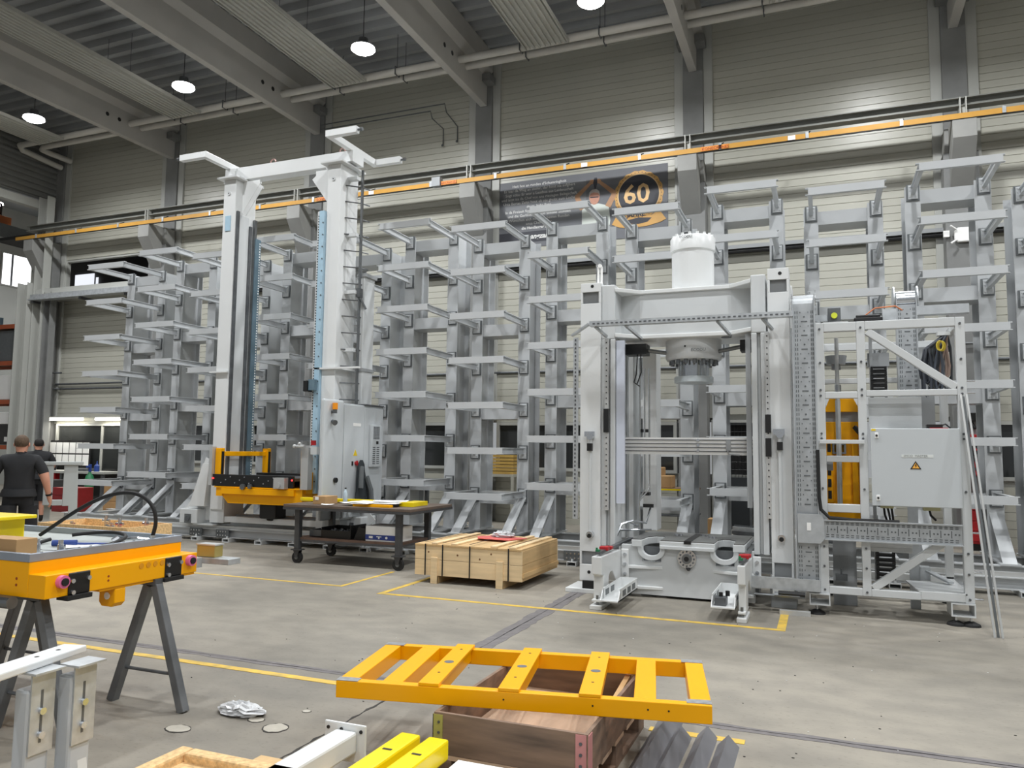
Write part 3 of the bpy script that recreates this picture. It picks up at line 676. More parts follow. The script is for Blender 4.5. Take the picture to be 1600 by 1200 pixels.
# coding strip at the left side of the right mast
part('coding_strip', MB().box(-8.0,-7.95,10.86,10.9,.9,5.72), 'offwhite', t)
sp=part('cable_duct', B(-7.95,-7.85,10.84,10.95,.9,5.72), 'blue', t)
mb=MB()
for k in range(100):
    z=1.0+4.68*k/100; mb.cyl((-7.975,10.857,z),(-7.975,10.861,z),.012,6)
part('strip_holes', mb, 'black', t, kind='stuff')
mb=MB()
for k in range(22): mb.cyl((-7.87,10.83,1.1+.21*k),(-7.87,10.842,1.1+.21*k),.012,6)
part('duct_screws', mb, 'darksteel', sp, kind='stuff')
part('sensor', MB().cyl((-7.93,10.78,2.62),(-7.93,10.78,2.80),.075,12), 'steelblue', t); part('sensor_cap', B(-8.06,-7.98,10.7,10.84,2.6,2.78), 'black', t)
part('window_plate', B(-10.05,-9.93,10.885,10.9,5.58,5.86), 'blue', t)
# mast flange collars
part('mast_collar', B(ML[0]-.1,ML[1]+.02,Y0-.06,Y0,2.98,3.01), 'white', t)
part('mast_collar', MB().box(MR[0]-.1,MR[1]+.5,Y0-.06,Y0,2.98,3.01).box(MR[1],MR[1]+.12,Y0,Y1+.05,2.98,3.01), 'white', t)
# ladder on the outer face of the right mast
ld=part('ladder_stile', MB().box(MR[1]+.20,MR[1]+.235,11.22,11.26,.95,6.5), 'steel', t)
for k in range(19):
    z=1.05+.286*k; part('ladder_rung', MB().cyl((MR[1]+.0,11.05,z),(MR[1]+.2,11.24,z-.0),.011,6).cyl((MR[1]+.2,11.24,z),(MR[1]+.26,11.42,z),.011,6), 'darksteel', t)
for k in range(6): 
    z=1.3+1.0*k; part('ladder_bracket', B(MR[1],MR[1]+.2,11.1,11.2,z,z+.06), 'offwhite', t)
part('rope_clamp', MB().box(MR[1]+.18,MR[1]+.26,11.18,11.28,4.25,4.4).bar((MR[1]+.22,11.2,4.3),(MR[1]+.32,11.3,4.05),.03,.03), 'darksteel', t)
part('cable_cover', MB().box(-7.42,-7.30,11.3,11.62,1.0,4.62), 'offwhite', t); part('cover_cap', MB().box(-7.44,-7.26,11.28,11.64,4.62,4.68).box(-7.43,-7.28,11.28,11.64,2.98,3.03), 'midgrey', t)
# small hooks on the left edge of the left mast
for k in range(9): part('cable_hook', MB().tube([(ML[0],11.15,2.2+.5*k),(ML[0]-.07,11.15,2.2+.5*k),(ML[0]-.1,11.15,2.24+.5*k)],.014,6), 'darksteel', t)
# base: gusset plate, bogie boxes, wheels, base beam
part('base_beam', B(-9.8,-7.9,11.2,11.36,.34,.46), 'midgrey', t, bev=.006)
part('base_beam', B(-10.1,-7.6,10.94,11.04,.34,.44), 'offwhite', t, bev=.004)
for sx,xm,nm in ((-1,ML[0],'L'),(1,MR[1],'R')):
    poly=[(xm,1.42),(xm+sx*.16,1.42),(xm+sx*.46,.62),(xm+sx*.66,.42),(xm+sx*.66,.34),(xm,.34)]
    part('base_gusset', MB().prism(poly,'y',11.05,11.07), 'white', t)
    part('gusset_cover', MB().prism([(xm+sx*.02,1.36),(xm+sx*.17,1.36),(xm+sx*.44,.60),(xm+sx*.10,.60)],'y',10.86,11.04), 'white', t, bev=.005)
    part('gusset_flange', MB().bar((xm+sx*.16,11.06,1.42),(xm+sx*.46,11.06,.62),.26,.012,up=(0,1,0)).bar((xm+sx*.46,11.06,.62),(xm+sx*.68,11.06,.40),.26,.012,up=(0,1,0)), 'white', t)
    part('pedestal', B(xm-.02 if sx<0 else xm-.3,xm+.3 if sx<0 else xm+.02,10.92,11.42,.32,.8), 'offwhite', t, bev=.008)
    xb=xm+sx*.43
    bg_=part('bogie_box', B(xb-.2,xb+.2,10.84,11.3,.29,.55), 'offwhite', t, bev=.015)
    part('bearing_plate', B(xb-.07,xb+.07,10.825,10.84,.30,.46), 'steel', bg_); part('bearing', MB().cyl((xb,10.81,.38),(xb,10.83,.38),.05,14), 'darksteel', bg_)
    part('wheel', MB().cyl((xb,11.0,.39),(xb,11.1,.39),.125,20), 'darksteel', t, smooth=True)
    part('rail_sweeper', MB().box(xb-sx*.55,xb-sx*.1,10.86,11.3,.275,.295) if sx<0 else MB().box(xb-.55,xb-.1,10.86,11.3,.275,.295), 'offwhite', t)
# ================================================================ LIFT CARRIAGE
t=thing('lift_carriage','orange lifting carriage with black telescopic fork between the crane masts','carriage',(-8.85,11.2,.7))
part('front_beam', MB().prism([(-9.6,.96),(-8.05,.96),(-8.05,.70),(-9.48,.70),(-9.6,.82)],'y',10.62,10.74), 'orange', t, bev=.008)
part('front_ledge', B(-9.58,-8.07,10.56,10.62,.86,.96), 'orange', t, bev=.004)
part('rear_beam', B(-9.6,-8.05,11.8,11.92,.72,.97), 'orange', t)
part('end_beam', MB().box(-9.72,-9.58,10.6,11.92,.82,.97).box(-8.1,-7.93,10.6,11.92,.72,.97), 'orange', t)
part('side_plate', B(-8.02,-7.9,10.66,10.85,.9,1.25), 'orange', t)
part('fork_base', MB().box(-9.8,-8.1,10.58,10.62,.99,1.19).box(-9.8,-8.1,11.7,11.9,.99,1.19), 'black', t, bev=.006)
part('fork_top', MB().box(-9.78,-8.12,10.64,11.7,1.10,1.15), 'darksteel', t)
part('carriage_floor', B(-9.75,-7.95,10.58,11.9,.965,.985), 'orange', t)
mb=MB()
for k in range(14): mb.cyl((-9.6+.1*k,10.57,1.05+.05*(k%3)),(-9.6+.1*k,10.582,1.05+.05*(k%3)),.012,6)
part('fork_bolts', mb, 'chrome', t, kind='stuff')
part('motor', MB().box(-8.42,-8.2,10.48,10.6,.98,1.16).cyl((-8.32,10.46,1.04),(-8.32,10.5,1.04),.05,12), 'alu', t)
part('hanging_motor', MB().box(-9.0,-8.65,10.85,11.15,.44,.70).cyl((-8.83,11.0,.40),(-8.83,11.0,.46),.1,12), 'black', t, bev=.03)
part('gear', MB().cyl((-9.1,10.52,.99),(-9.1,10.56,.99),.05,10).cyl((-8.95,10.52,1.0),(-8.95,10.56,1.0),.04,10), 'steel', t)
for x in (-9.77,-8.12): part('status_light', MB().cyl((x,10.565,1.12),(x,10.58,1.12),.014,8), 'ledred', t)
for y in (10.66,11.88):
    ps=part('guard_post', B(-9.78,-9.66,y-.05,y+.05,.985,1.64), 'orange', t, bev=.01); part('slot', B(-9.715,-9.655,y-.03,y+.03,1.05,1.58), 'black', ps)
    ps=part('guard_post', B(-7.99,-7.9,y-.05,y+.05,.985,1.62), 'orange', t, bev=.01)
part('guard_rail', B(-9.74,-9.70,10.7,11.84,1.50,1.58), 'orange', t, bev=.006)
part('guard_rail', B(-7.97,-7.92,10.7,11.84,1.44,1.52), 'orange', t, bev=.006)
part('profile_post', MB().box(-9.86,-9.79,10.55,10.65,1.0,1.66), 'alu', t); part('profile_post', MB().box(-7.9,-7.79,10.5,10.62,.98,1.66).box(-7.79,-7.76,10.5,10.62,.98,1.66), 'alu', t)
part('valve', MB().cyl((-7.95,10.45,1.68),(-7.8,10.45,1.68),.03,8).sphere((-8.0,10.45,1.68),.035,6).sphere((-7.9,10.45,1.72),.03,6), 'alu', t); part('red_knob', MB().cyl((-7.74,10.6,1.7),(-7.74,10.6,1.78),.045,10), 'red', t); part('sensor_box', B(-7.72,-7.6,10.5,10.62,1.55,1.68), 'offwhite', t)
# ================================================================ CRANE CONTROL CABINET
t=thing('control_cabinet','tall light grey electrical cabinet on the stacker crane, with cooling unit','cabinet',(-7.2,10.8,.5))
XC=-7.1
part('body', B(-7.5,XC-.02,10.5,11.69,.52,2.38), 'cab', t, bev=.012)
part('front_panel', B(XC-.06,XC+.01,9.95,10.5,.55,2.42), 'cab', t, bev=.03)
part('door', B(XC-.02,XC+.01,10.51,11.09,.55,2.36), 'cab', t, bev=.008)
part('door', B(XC-.02,XC+.01,11.10,11.68,.55,2.34), 'cab', t, bev=.008)
part('roof_edge', B(-7.52,XC+.01,11.1,11.7,2.38,2.40), 'darksteel', t)
cu=part('cooling_unit', B(XC+.01,XC+.06,11.24,11.55,1.35,2.06), 'cab', t, bev=.01)
mb=MB()
for r in range(9):
    for c in range(4): mb.box(XC+.058,XC+.062,11.30+.05*c,11.34+.05*c,1.82+.024*r,1.836+.024*r)
for r in range(9):
    for c in range(2): mb.box(XC+.058,XC+.062,11.29+.12*c,11.37+.12*c,1.40+.034*r,1.415+.034*r)
part('grille', mb, 'darksteel', cu, kind='stuff'); part('display', B(XC+.06,XC+.064,11.39,11.46,1.735,1.785), 'black', cu)
part('beacon', MB().cyl((XC+.07,10.15,2.26),(XC+.07,10.15,2.36),.042,12), 'amber', t, smooth=True); part('beacon_base', MB().cyl((XC+.07,10.15,2.2),(XC+.07,10.15,2.26),.035,10).box(XC,XC+.09,10.13,10.17,2.2,2.24), 'darksteel', t)
part('horn', MB().cyl((XC+.02,10.16,2.08),(XC+.10,10.12,2.05),.025,10,.045), 'darksteel', t)
part('knob', MB().cyl((XC+.01,10.28,1.16),(XC+.05,10.28,1.16),.04,12), 'black', t)
part('main_switch', MB().cyl((XC+.01,10.85,1.42),(XC+.05,10.85,1.42),.03,10).box(XC+.03,XC+.055,10.84,10.86,1.38,1.46), 'red', t)
part('lock', B(XC+.01,XC+.018,10.74,10.78,1.38,1.45), 'black', t); part('hinge_plate', B(XC+.01,XC+.02,11.05,11.1,1.2,1.4), 'paper', t)
part('warning_sign', MB().prism([(10.78,1.54),(10.90,1.54),(10.84,1.64)],'x',XC+.010,XC+.013), 'warnyel', t); part('name_plate', B(XC+.01,XC+.013,10.76,10.98,2.02,2.07), 'paper', t)
part('plinth', B(-7.48,XC-.05,10.55,11.65,.3,.52), 'midgrey', t); part('wiring', MB().tube([(-7.52,10.6,1.5),(-7.56,10.58,1.1),(-7.62,10.55,.7)],.008,6), 'offwhite', t)
# jacket hanging on the switch
mb=MB()
secs=[(1.47,.025,.03),(1.40,.07,.05),(1.28,.10,.06),(1.12,.13,.06),(.97,.16,.07),(.84,.19,.07),(.72,.21,.06),(.64,.20,.05)]
n=14; vs=[]; 
for j,(z,wy,dx) in enumerate(secs):
    for k in range(n):
        a=2*PI*k/n; r=1+.14*math.sin(3*a+j); vs.append((XC+.07+dx*.8*math.cos(a)*r, 10.93+.03*j*.25+wy*math.sin(a)*r, z))
fs=[(j*n+k,j*n+(k+1)%n,(j+1)*n+(k+1)%n,(j+1)*n+k) for j in range(len(secs)-1) for k in range(n)]+[tuple(range(n)),tuple((len(secs)-1)*n+k for k in range(n))]
mb.add(vs,fs)
t=thing('jacket','dark work jacket hanging from the red cabinet switch','jacket',(XC+.1,10.95,.66))
part('cloth', mb, 'jacket', t, smooth=True)
part('sleeve', MB().tube([(XC+.12,10.88,1.36),(XC+.15,10.82,1.2),(XC+.16,10.80,1.02)],.04,8).tube([(XC+.12,11.02,1.2),(XC+.17,11.08,.98),(XC+.17,11.12,.74)],.045,8), 'jacketgrey', t, smooth=True)
# ================================================================ HYDRAULIC PRESS
t=thing('hydraulic_press','large white four-column hydraulic press with a round cylinder on its crown','press',(-1.5,9.6,0))
PY=8.95
def column(x0,x1,xi0,xi1,y0,y1,ztop,front):
    # outer box with rectangular windows top and bottom, inner box beside it
    mb=MB(); t_=.02
    h0,h1=3.44,3.58; l0,l1=.33,.48; e=.025
    mb.box(x0,x1,y0,y0+t_,.14,l0).box(x0,x0+e,y0,y0+t_,l0,l1).box(x1-e,x1,y0,y0+t_,l0,l1).box(x0,x1,y0,y0+t_,l1,h0).box(x0,x0+e,y0,y0+t_,h0,h1).box(x1-e,x1,y0,y0+t_,h0,h1).box(x0,x1,y0,y0+t_,h1,ztop)
    mb.box(x0,x0+t_,y0+t_,y1,.14,ztop).box(x1-t_,x1,y0+t_,y1,.14,ztop).box(x0+t_,x1-t_,y1-t_,y1,.14,ztop).box(x0+t_,x1-t_,y0+t_,y1-t_,ztop-.02,ztop)
    c=part('column', mb, 'white', t, bev=.005)
    part('column_hole', MB().cyl(((x0+x1)/2+.02,y0-.002,3.65),((x0+x1)/2+.02,y0+.004,3.65),.02,12).cyl(((x0+x1)/2-.01,y0-.002,.24),((x0+x1)/2-.01,y0+.004,.24),.02,12), 'black', c)
    part('column_back', B(x0+.02,x1-.02,y0+.05,y0+.06,.2,3.6), 'midgrey', c)
    return c
cL=column(-2.70,-2.45,0,0,PY,9.32,3.69,1); cR=column(-.535,-.31,0,0,PY,9.32,3.71,1)
column(-2.70,-2.45,0,0,9.95,10.3,3.69,0); column(-.535,-.31,0,0,9.95,10.3,3.71,0)
for x0,x1,s in ((-2.45,-2.28,-1),(-.72,-.56,1)):
    for ya,yb in ((PY+.03,9.32),(9.95,10.27)):
        part('inner_column', MB().box(x0,x1,ya,yb,3.0,3.66), 'offwhite', t, bev=.012)
        part('inner_post', MB().box(x0+.0,x0+.06,ya,yb,.55,3.0).box(x1-.06,x1,ya,yb,.55,3.0).box(x0+.06,x1-.06,ya+.06,ya+.09,.55,3.0), 'offwhite', t, bev=.008)
part('side_plate', MB().box(-2.70,-2.68,9.32,9.95,.2,.7).box(-.33,-.31,9.32,9.95,.2,.7).box(-2.70,-2.68,9.32,9.95,3.0,3.6).box(-.33,-.31,9.32,9.95,3.0,3.6), 'white', t)
# crown beam: recessed middle with angled wings
plan=[(-2.28,PY+.02),(-2.02,9.22),(-.98,9.22),(-.72,PY+.02),(-.72,10.25),(-.98,10.0),(-2.02,10.0),(-2.28,10.25)]
part('crown_plate', MB().prism(plan,'z',3.02,3.07), 'white', t, bev=.008)
part('crown_plate', MB().prism(plan,'z',3.57,3.62), 'white', t, bev=.008)
mid=[(-2.28,9.30),(-2.04,9.25),(-.96,9.25),(-.72,9.30),(-.72,9.92),(-2.28,9.92)]
part('crown_web', MB().prism(mid,'z',3.07,3.57), 'offwhite', t)
# cylinder
CX,CY=-1.45,9.6
part('cylinder_barrel', MB().lathe([(.255,3.62),(.255,4.16)],(CX,CY,0),40), 'white', t, smooth=True)
cap=part('cylinder_cap', MB().lathe([(.258,4.12),(.272,4.13),(.272,4.29),(.26,4.305),(.01,4.305)],(CX,CY,0),40), 'white', t, smooth=True)
for k in range(16):
    a=2*PI*k/16; part('cap_bolt', MB().cyl((CX+.235*math.cos(a),CY+.235*math.sin(a),4.305),(CX+.235*math.cos(a),CY+.235*math.sin(a),4.335),.018,8), 'white', cap)
text_mesh('ECODU',.045,'plate',cap,(CX-.12,CY-.276,4.255),(PI/2,0,0),'cap_lettering')
fl_=part('cylinder_flange', MB().lathe([(.01,3.02),(.335,3.02),(.335,2.80),(.32,2.775),(.01,2.775)],(CX,CY,0),40), 'offwhite', t, smooth=True)
for k in range(16):
    a=2*PI*(k+.5)/16; part('flange_bolt', MB().cyl((CX+.27*math.cos(a),CY+.27*math.sin(a),2.72),(CX+.27*math.cos(a),CY+.27*math.sin(a),2.78),.024,8), 'steel', fl_)
part('port_hole', MB().cyl((CX-.05,CY-.335,2.92),(CX-.05,CY-.325,2.92),.012,8), 'black', fl_); text_mesh('ECODU',.05,'plate',fl_,(CX+.02,CY-.337,2.855),(PI/2,0,0),'flange_lettering')
part('ram', MB().lathe([(.01,2.78),(.185,2.78),(.185,2.56),(.01,2.56)],(CX,CY,0),40), mat('ram_chrome',(190,194,198),.18,.85,.05,5), t, smooth=True)
part('ram_disc', MB().lathe([(.01,2.575),(.235,2.575),(.235,2.505),(.01,2.505)],(CX,CY,0),40), mat('zinc_disc',(208,216,220),.3,.35,.1,8), t, smooth=True)
for x in (-2.1,-.78):
    part('ram_guide_box', B(x-.13 if x<-1 else x-.09,x+.13 if x<-1 else x+.07,9.28,9.5,2.84,2.97), 'black', t)
    part('ram_guide_bar', MB().cyl((x,9.4,2.92),(CX-.3 if x<CX else CX+.3,9.5,2.87),.025,8), 'steel', t)
part('crown_hole', MB().cyl((-1.03,9.35,3.012),(-1.03,9.35,3.021),.06,16), 'darksteel', t)
# eye rod on the left column
part('eye_rod', MB().cyl((-2.52,9.1,3.69),(-2.52,9.1,3.92),.014,6).cyl((-2.48,9.1,3.69),(-2.48,9.1,3.92),.014,6).cyl((-2.5,9.08,3.93),(-2.5,9.12,3.93),.024,10), 'paper', t)
# linear rails, bolts, carriages
for x,z0,z1 in ((-2.37,.97,3.0),(-.55,.95,3.0)):
    r=part('linear_rail', B(x-.022,x+.022,PY-.03,PY+.035,z0,z1), 'alu', t); mb=MB()
    for k in range(30): mb.cyl((x,PY-.034,z0+.05+(z1-z0-.1)*k/29),(x,PY-.03,z0+.05+(z1-z0-.1)*k/29),.008,6)
    part('rail_bolts', mb, 'black', r, kind='stuff')
    for zc in ((2.02,) if x<-1 else (1.98,1.72)):
        part('rail_carriage', B(x-.03,x+.03,PY-.05,PY+.0,zc-.14 if x<-1 else zc-.1,zc+.14 if x<-1 else zc+.1), 'black', t)
# inner bright guards
part('guard_strip', B(-2.27,-2.17,PY+.05,PY+.09,1.05,2.98), mat('blueish_film_strip',(206,212,226),.3,0,.06,6), t); part('guard_strip', B(-.79,-.735,PY+.1,PY+.16,1.05,3.0), 'midgrey', t)
# gas springs
for x,z0,z1 in ((-2.56,.68,1.83),(-.43,.75,1.86)):
    g=part('gas_spring', MB().cyl((x,PY-.05,z0),(x,PY-.05,z1),.02,10), 'offwhite', t, smooth=True)
    part('spring_end', MB().cyl((x,PY-.08,z0),(x,PY,z0),.04,12).cyl((x,PY-.08,z1),(x,PY,z1),.04,12).box(x-.07,x+.05,PY-.06,PY-.02,z1+.0,z1+.06), 'chrome', g)
    part('spring_bush', MB().cyl((x,PY-.09,z0-.01),(x,PY-.075,z0-.01),.025,10).box(x-.03,x+.03,PY-.09,PY-.04,z1-.17,z1-.08), 'black', g)
# perforated edge strips
for x in (-2.76,-.275):
    r=part('perforated_strip', B(x-.03,x+.03,PY+.0,PY+.02,.85,3.03), 'galv', t); mb=MB()
    for k in range(44): mb.box(x-.012,x+.006,PY-.003,PY+.001,.88+.049*k,.905+.049*k)
    part('strip_slots', mb, 'darksteel', r, kind='stuff')
# crossbar: aluminium profile
cb=part('cross_profile', MB().box(-2.46,-.66,9.22,9.30,1.63,1.83), 'crossalu', t)
for k in range(4): part('profile_groove', B(-2.46,-.66,9.213,9.221,1.665+.044*k,1.675+.044*k), 'darksteel', cb)
part('profile_joint', MB().cyl((-2.30,9.20,1.80),(-2.30,9.22,1.80),.018,8).cyl((-2.30,9.20,1.74),(-2.30,9.22,1.74),.018,8).cyl((-2.30,9.20,1.68),(-2.30,9.22,1.68),.018,8).cyl((-1.35,9.20,1.80),(-1.35,9.22,1.80),.018,8).cyl((-1.35,9.20,1.74),(-1.35,9.22,1.74),.018,8).cyl((-1.35,9.20,1.68),(-1.35,9.22,1.68),.018,8), 'chrome', cb)
part('profile_hook', MB().box(-1.03,-.98,9.20,9.22,1.68,1.80).tube([(-1.02,9.2,1.7),(-1.0,9.2,1.64),(-.88,9.2,1.63)],.008,6), 'midgrey', cb)
# front wireway across the press
ww=part('wireway', MB().box(-2.52,-.27,8.70,8.72,3.12,3.18).box(-2.52,-.27,8.72,8.80,3.12,3.13).bar((-2.52,8.71,3.15),(-2.74,8.73,3.02),.02,.07,up=(0,1,0)), 'galv', t)
mb=MB()
for k in range(40): mb.box(-2.48+.055*k,-2.45+.055*k,8.697,8.701,3.14,3.155)
part('wireway_slots', mb, 'darksteel', ww, kind='stuff')
for x in (-2.1,-1.06,-.58,-2.46): part('wireway_bracket', MB().bar((x,8.76,3.12),(x+.09,8.93 if x in (-.58,-2.46) else 9.24,3.02),.03,.03), 'galv', ww)
# bed
BZ=.66
part('bed_front', MB().box(-2.2,-.72,8.98,9.06,.03,.40).box(-1.74,-1.135,8.98,9.06,.40,.62).box(-2.2,-1.96,8.98,9.06,.40,.58).box(-.93,-.72,8.98,9.06,.40,.58), 'offwhite', t)
part('bed_body', MB().box(-1.72,-1.15,9.06,9.9,.03,.60).box(-2.2,-.72,9.55,9.9,.03,.60), 'midgrey', t)
part('bed_table', MB().prism([(-2.07,8.92),(-1.95,8.92),(-1.93,9.25),(-1.86,9.36),(-1.78,9.36),(-1.745,9.25),(-1.745,8.91),(-1.13,8.91),(-1.13,9.25),(-1.09,9.36),(-1.01,9.36),(-.945,9.25),(-.94,8.92),(-.81,8.92),(-.80,9.9),(-2.07,9.9)],'z',.57,BZ-.012), 'offwhite', t, bev=.006)
part('bed_top_skin', MB().prism([(-2.06,8.93),(-1.96,8.93),(-1.94,9.25),(-1.87,9.37),(-1.78,9.37),(-1.735,9.25),(-1.735,8.92),(-1.14,8.92),(-1.14,9.25),(-1.09,9.37),(-1.01,9.37),(-.935,9.25),(-.93,8.93),(-.82,8.93),(-.81,9.89),(-2.06,9.89)],'z',BZ-.012,BZ), mat('ground_steel_top',(120,121,120),.4,.5,.12,4), t)
part('bed_lip', B(-1.74,-1.135,8.895,8.98,.56,.60), 'offwhite', t, bev=.006)
part('tee_slot', B(-1.47,-1.39,8.90,9.8,BZ-.03,BZ+.003), 'black', t)
mb=MB()
for x,y in ((-1.65,9.5),(-1.6,9.5),(-1.3,9.55),(-1.24,9.4),(-1.2,9.4),(-1.36,9.6)): mb.cyl((x,y,BZ),(x,y,BZ+.02),.025,10)
part('bed_studs', mb, 'chrome', t)
def uring(cx,w,h0,h1):
    pts=[]; n=14; th=.055
    out=[(cx-w,h1)]+[(cx-w*math.cos(PI*k/n), h0+w*.75-w*.75*math.sin(PI*k/n)) for k in range(n+1)]+[(cx+w,h1)]
    wi=w-th; inn=[(cx-wi,h1)]+[(cx-wi*math.cos(PI*k/n), h0+th+wi*.72-wi*.72*math.sin(PI*k/n)) for k in range(n+1)]+[(cx+wi,h1)]
    return MB().prism(out+inn[::-1],'y',8.93,9.0)
for cx in (-1.845,-1.035):
    part('slot_collar', uring(cx,.155,.42,.575), 'offwhite', t, bev=.006)
    part('slot_inner', MB().prism([(cx-.1,.57),(cx-.1,.52),(cx-.05,.47),(cx+.05,.47),(cx+.1,.52),(cx+.1,.57)],'y',9.02,9.03), 'darksteel', t)
for z0 in (.32,.09):
    part('bed_rib', MB().prism([(-2.2,8.90),(-1.95,8.94),(-1.72,8.975),(-1.72,9.0),(-2.2,9.0)],'z',z0,z0+.035), 'white', t, bev=.006)
    part('bed_rib', MB().prism([(-.72,8.88),(-.95,8.93),(-1.16,8.975),(-1.16,9.0),(-.72,9.0)],'z',z0,z0+.035), 'white', t, bev=.006)
hb=part('hub_ring', MB().cyl((-1.443,8.93,.465),(-1.443,8.98,.465),.105,28), 'chrome', t, smooth=True)
part('hub_center', MB().cyl((-1.443,8.905,.465),(-1.443,8.93,.465),.055,18), 'steel', hb); part('hub_bore', MB().cyl((-1.443,8.90,.465),(-1.443,8.906,.465),.028,12).cyl((-1.43,8.93,.37),(-1.43,8.97,.35),.025,10), 'black', hb)
for k in range(12):
    a=2*PI*k/12; part('hub_bolt', MB().cyl((-1.443+.08*math.cos(a),8.915,.465+.08*math.sin(a)),(-1.443+.08*math.cos(a),8.931,.465+.08*math.sin(a)),.010,6), 'darksteel', hb)
# base plates
part('foot_plate', B(-2.86,-2.42,8.9,9.4,0,.05), 'white', t, bev=.005); part('foot_block', B(-2.66,-2.46,8.93,9.3,.05,.14), 'black', t)
part('foot_plate', B(-.55,-.29,8.97,9.34,0,.139), 'midgrey', t, bev=.005)
part('foot_plate', B(-2.86,-2.42,9.9,10.35,0,.14), 'white', t); part('foot_plate', B(-.62,-.22,9.9,10.35,0,.14), 'white', t)
part('bed_foot', B(-2.0,-1.0,9.1,9.8,0,.03), 'black', t)
# front support brackets with rails, feet and trays
def support(x0,x1,s):
    prof=[(8.06,.545),(8.90,.53),(8.90,.21),(8.68,.21),(8.52,.34),(8.42,.34),(8.36,.30),(8.36,.10),(8.14,.10),(8.14,.34),(8.06,.36)]
    b=part('support_bracket', MB().prism(prof,'x',x0,x1), 'white', t, bev=.008)
    part('bracket_flange', B(x0-.02 if s<0 else x1,x0+.0 if s<0 else x1+.09,8.9,8.93,.2,.54) if s>0 else B(x1,x1+.09,8.9,8.93,.2,.54), 'white', b, bev=.01)
    mb=MB()
    for z in (.26,.37,.48): mb.cyl((x1+.05,8.87,z),(x1+.05,8.9,z),.02,8)
    part('flange_bolts', mb, 'chrome', b)
    part('support_foot', MB().box(x0-.01,x1+.01,8.02,8.42,0,.045).box(x0+.0,x1-.0,8.06,8.4,.075,.10), 'white', b, bev=.006)
    mb=MB()
    for y in (8.09,8.36): mb.cyl(((x0+x1)/2,y,.04),((x0+x1)/2,y,.14),.014,8)
    part('foot_studs', mb, 'steel', b)
    xc=(x0+x1)/2
    part('slide_rail', MB().box(xc-.025,xc+.025,8.1,9.7,.56,.59), 'darksteel', b)
    part('red_clamp', MB().box(xc-.05,xc+.05,8.34,8.42,.575,.62).box(xc-.03,xc+.06,8.46,8.54,.575,.61), 'red', b, bev=.008); part('green_stop', MB().box(xc-.03,xc+.01,8.12,8.18,.56,.61).cyl((xc-.02,8.14,.61),(xc-.02,8.14,.63),.012,8), 'green', b)
support(-2.30,-2.19,-1); support(-.81,-.735,1)
def tray(x0,x1,y0,y1,z,h):
    b=part('chip_tray', MB().box(x0,x1,y0,y1,z,z+.012).box(x1-.008,x1,y0+.1,y1,z,z+h).box(x0,x0+.008,y0+.1,y1,z,z+h).box(x0,x1,y1-.008,y1,z,z+h).prism([(y0,z),(y0+.12,z),(y0+.12,z+h)],'x',x1-.008,x1).prism([(y0,z),(y0+.12,z),(y0+.12,z+h)],'x',x0,x0+.008), 'white', t)
    mb=MB()
    for k in range(3): mb.box(x1-.001,x1+.003,y0+.2+.22*k,y0+.34+.22*k,z+.03,z+h-.03)
    for k in range(2): mb.box(x0+.008,x0+.011,y0+.2+.22*k,y0+.34+.22*k,z+.03,z+h-.03)
    part('tray_slots', mb, 'plate', b)
tray(-2.16,-1.97,7.88,8.78,.12,.12); tray(-1.06,-.83,7.98,8.82,.13,.12)
part('tray_box', B(-1.03,-.92,8.05,8.2,.145,.22), 'darksteel', t); part('tray_valve', MB().cyl((-.98,8.15,.22),(-.98,8.15,.26),.02,8).cyl((-.92,8.2,.22),(-.92,8.2,.27),.022,8), 'black', t)
part('tray_link', B(-2.19,-2.16,8.15,8.35,.13,.2), 'steel', t); part('tray_link', B(-.83,-.81,8.15,8.35,.14,.2), 'steel', t)
# pipework inside the left column
mb=MB()
for k,x in enumerate((-2.12,-2.06,-2.0)):
    mb.tube([(x,9.6,2.7),(x,9.6,1.2),(x-.06*k,9.55,1.05),(x-.05*k,9.5,.7)],.012,6)
part('hydraulic_pipe', mb, 'chrome', t, smooth=True)
part('hydraulic_pipe', MB().tube([(-2.35,9.15,.66),(-2.3,9.2,.78),(-2.2,9.3,.82),(-2.1,9.4,.76)],.014,6).tube([(-2.3,9.1,.64),(-2.24,9.15,.8),(-2.12,9.2,.84),(-2.0,9.4,.8),(-1.98,9.6,1.0)],.014,6).tube([(-2.3,9.2,.72),(-1.95,9.45,.72)],.012,6), 'chrome', t, smooth=True)
part('inner_housing', B(-2.16,-1.98,9.95,10.25,.66,2.98), 'white', t, bev=.01); part('valve_block', MB().box(-2.1,-2.0,9.58,9.68,1.12,1.16).box(-2.06,-1.94,9.5,9.56,.98,1.02).box(-2.12,-2.0,9.6,9.66,1.9,1.94), 'black', t)
part('dangling_cable', MB().tube([(-2.08,9.3,2.85),(-2.09,9.28,2.6),(-2.12,9.28,2.5),(-2.05,9.28,2.45)],.008,6).tube([(-2.04,9.3,2.85),(-2.03,9.28,2.62),(-2.08,9.28,2.48)],.008,6), 'rubber', t)
part('lower_wireway', MB().box(-.73,-.05,8.72,8.74,.24,.36).box(-.73,-.05,8.74,8.86,.24,.25), 'galv', t)
part('cable_cylinder', MB().cyl((-.7,8.68,.18),(-.2,8.68,.18),.014,8).cyl((-.5,8.68,.19),(-.25,8.68,.19),.03,8), 'steel', t); part('cylinder_sleeve', MB().cyl((-.46,8.67,.21),(-.2,8.67,.21),.026,8), 'black', t)
part('floor_profile', B(-.45,-.15,8.62,8.68,0,.045), 'alu', t)
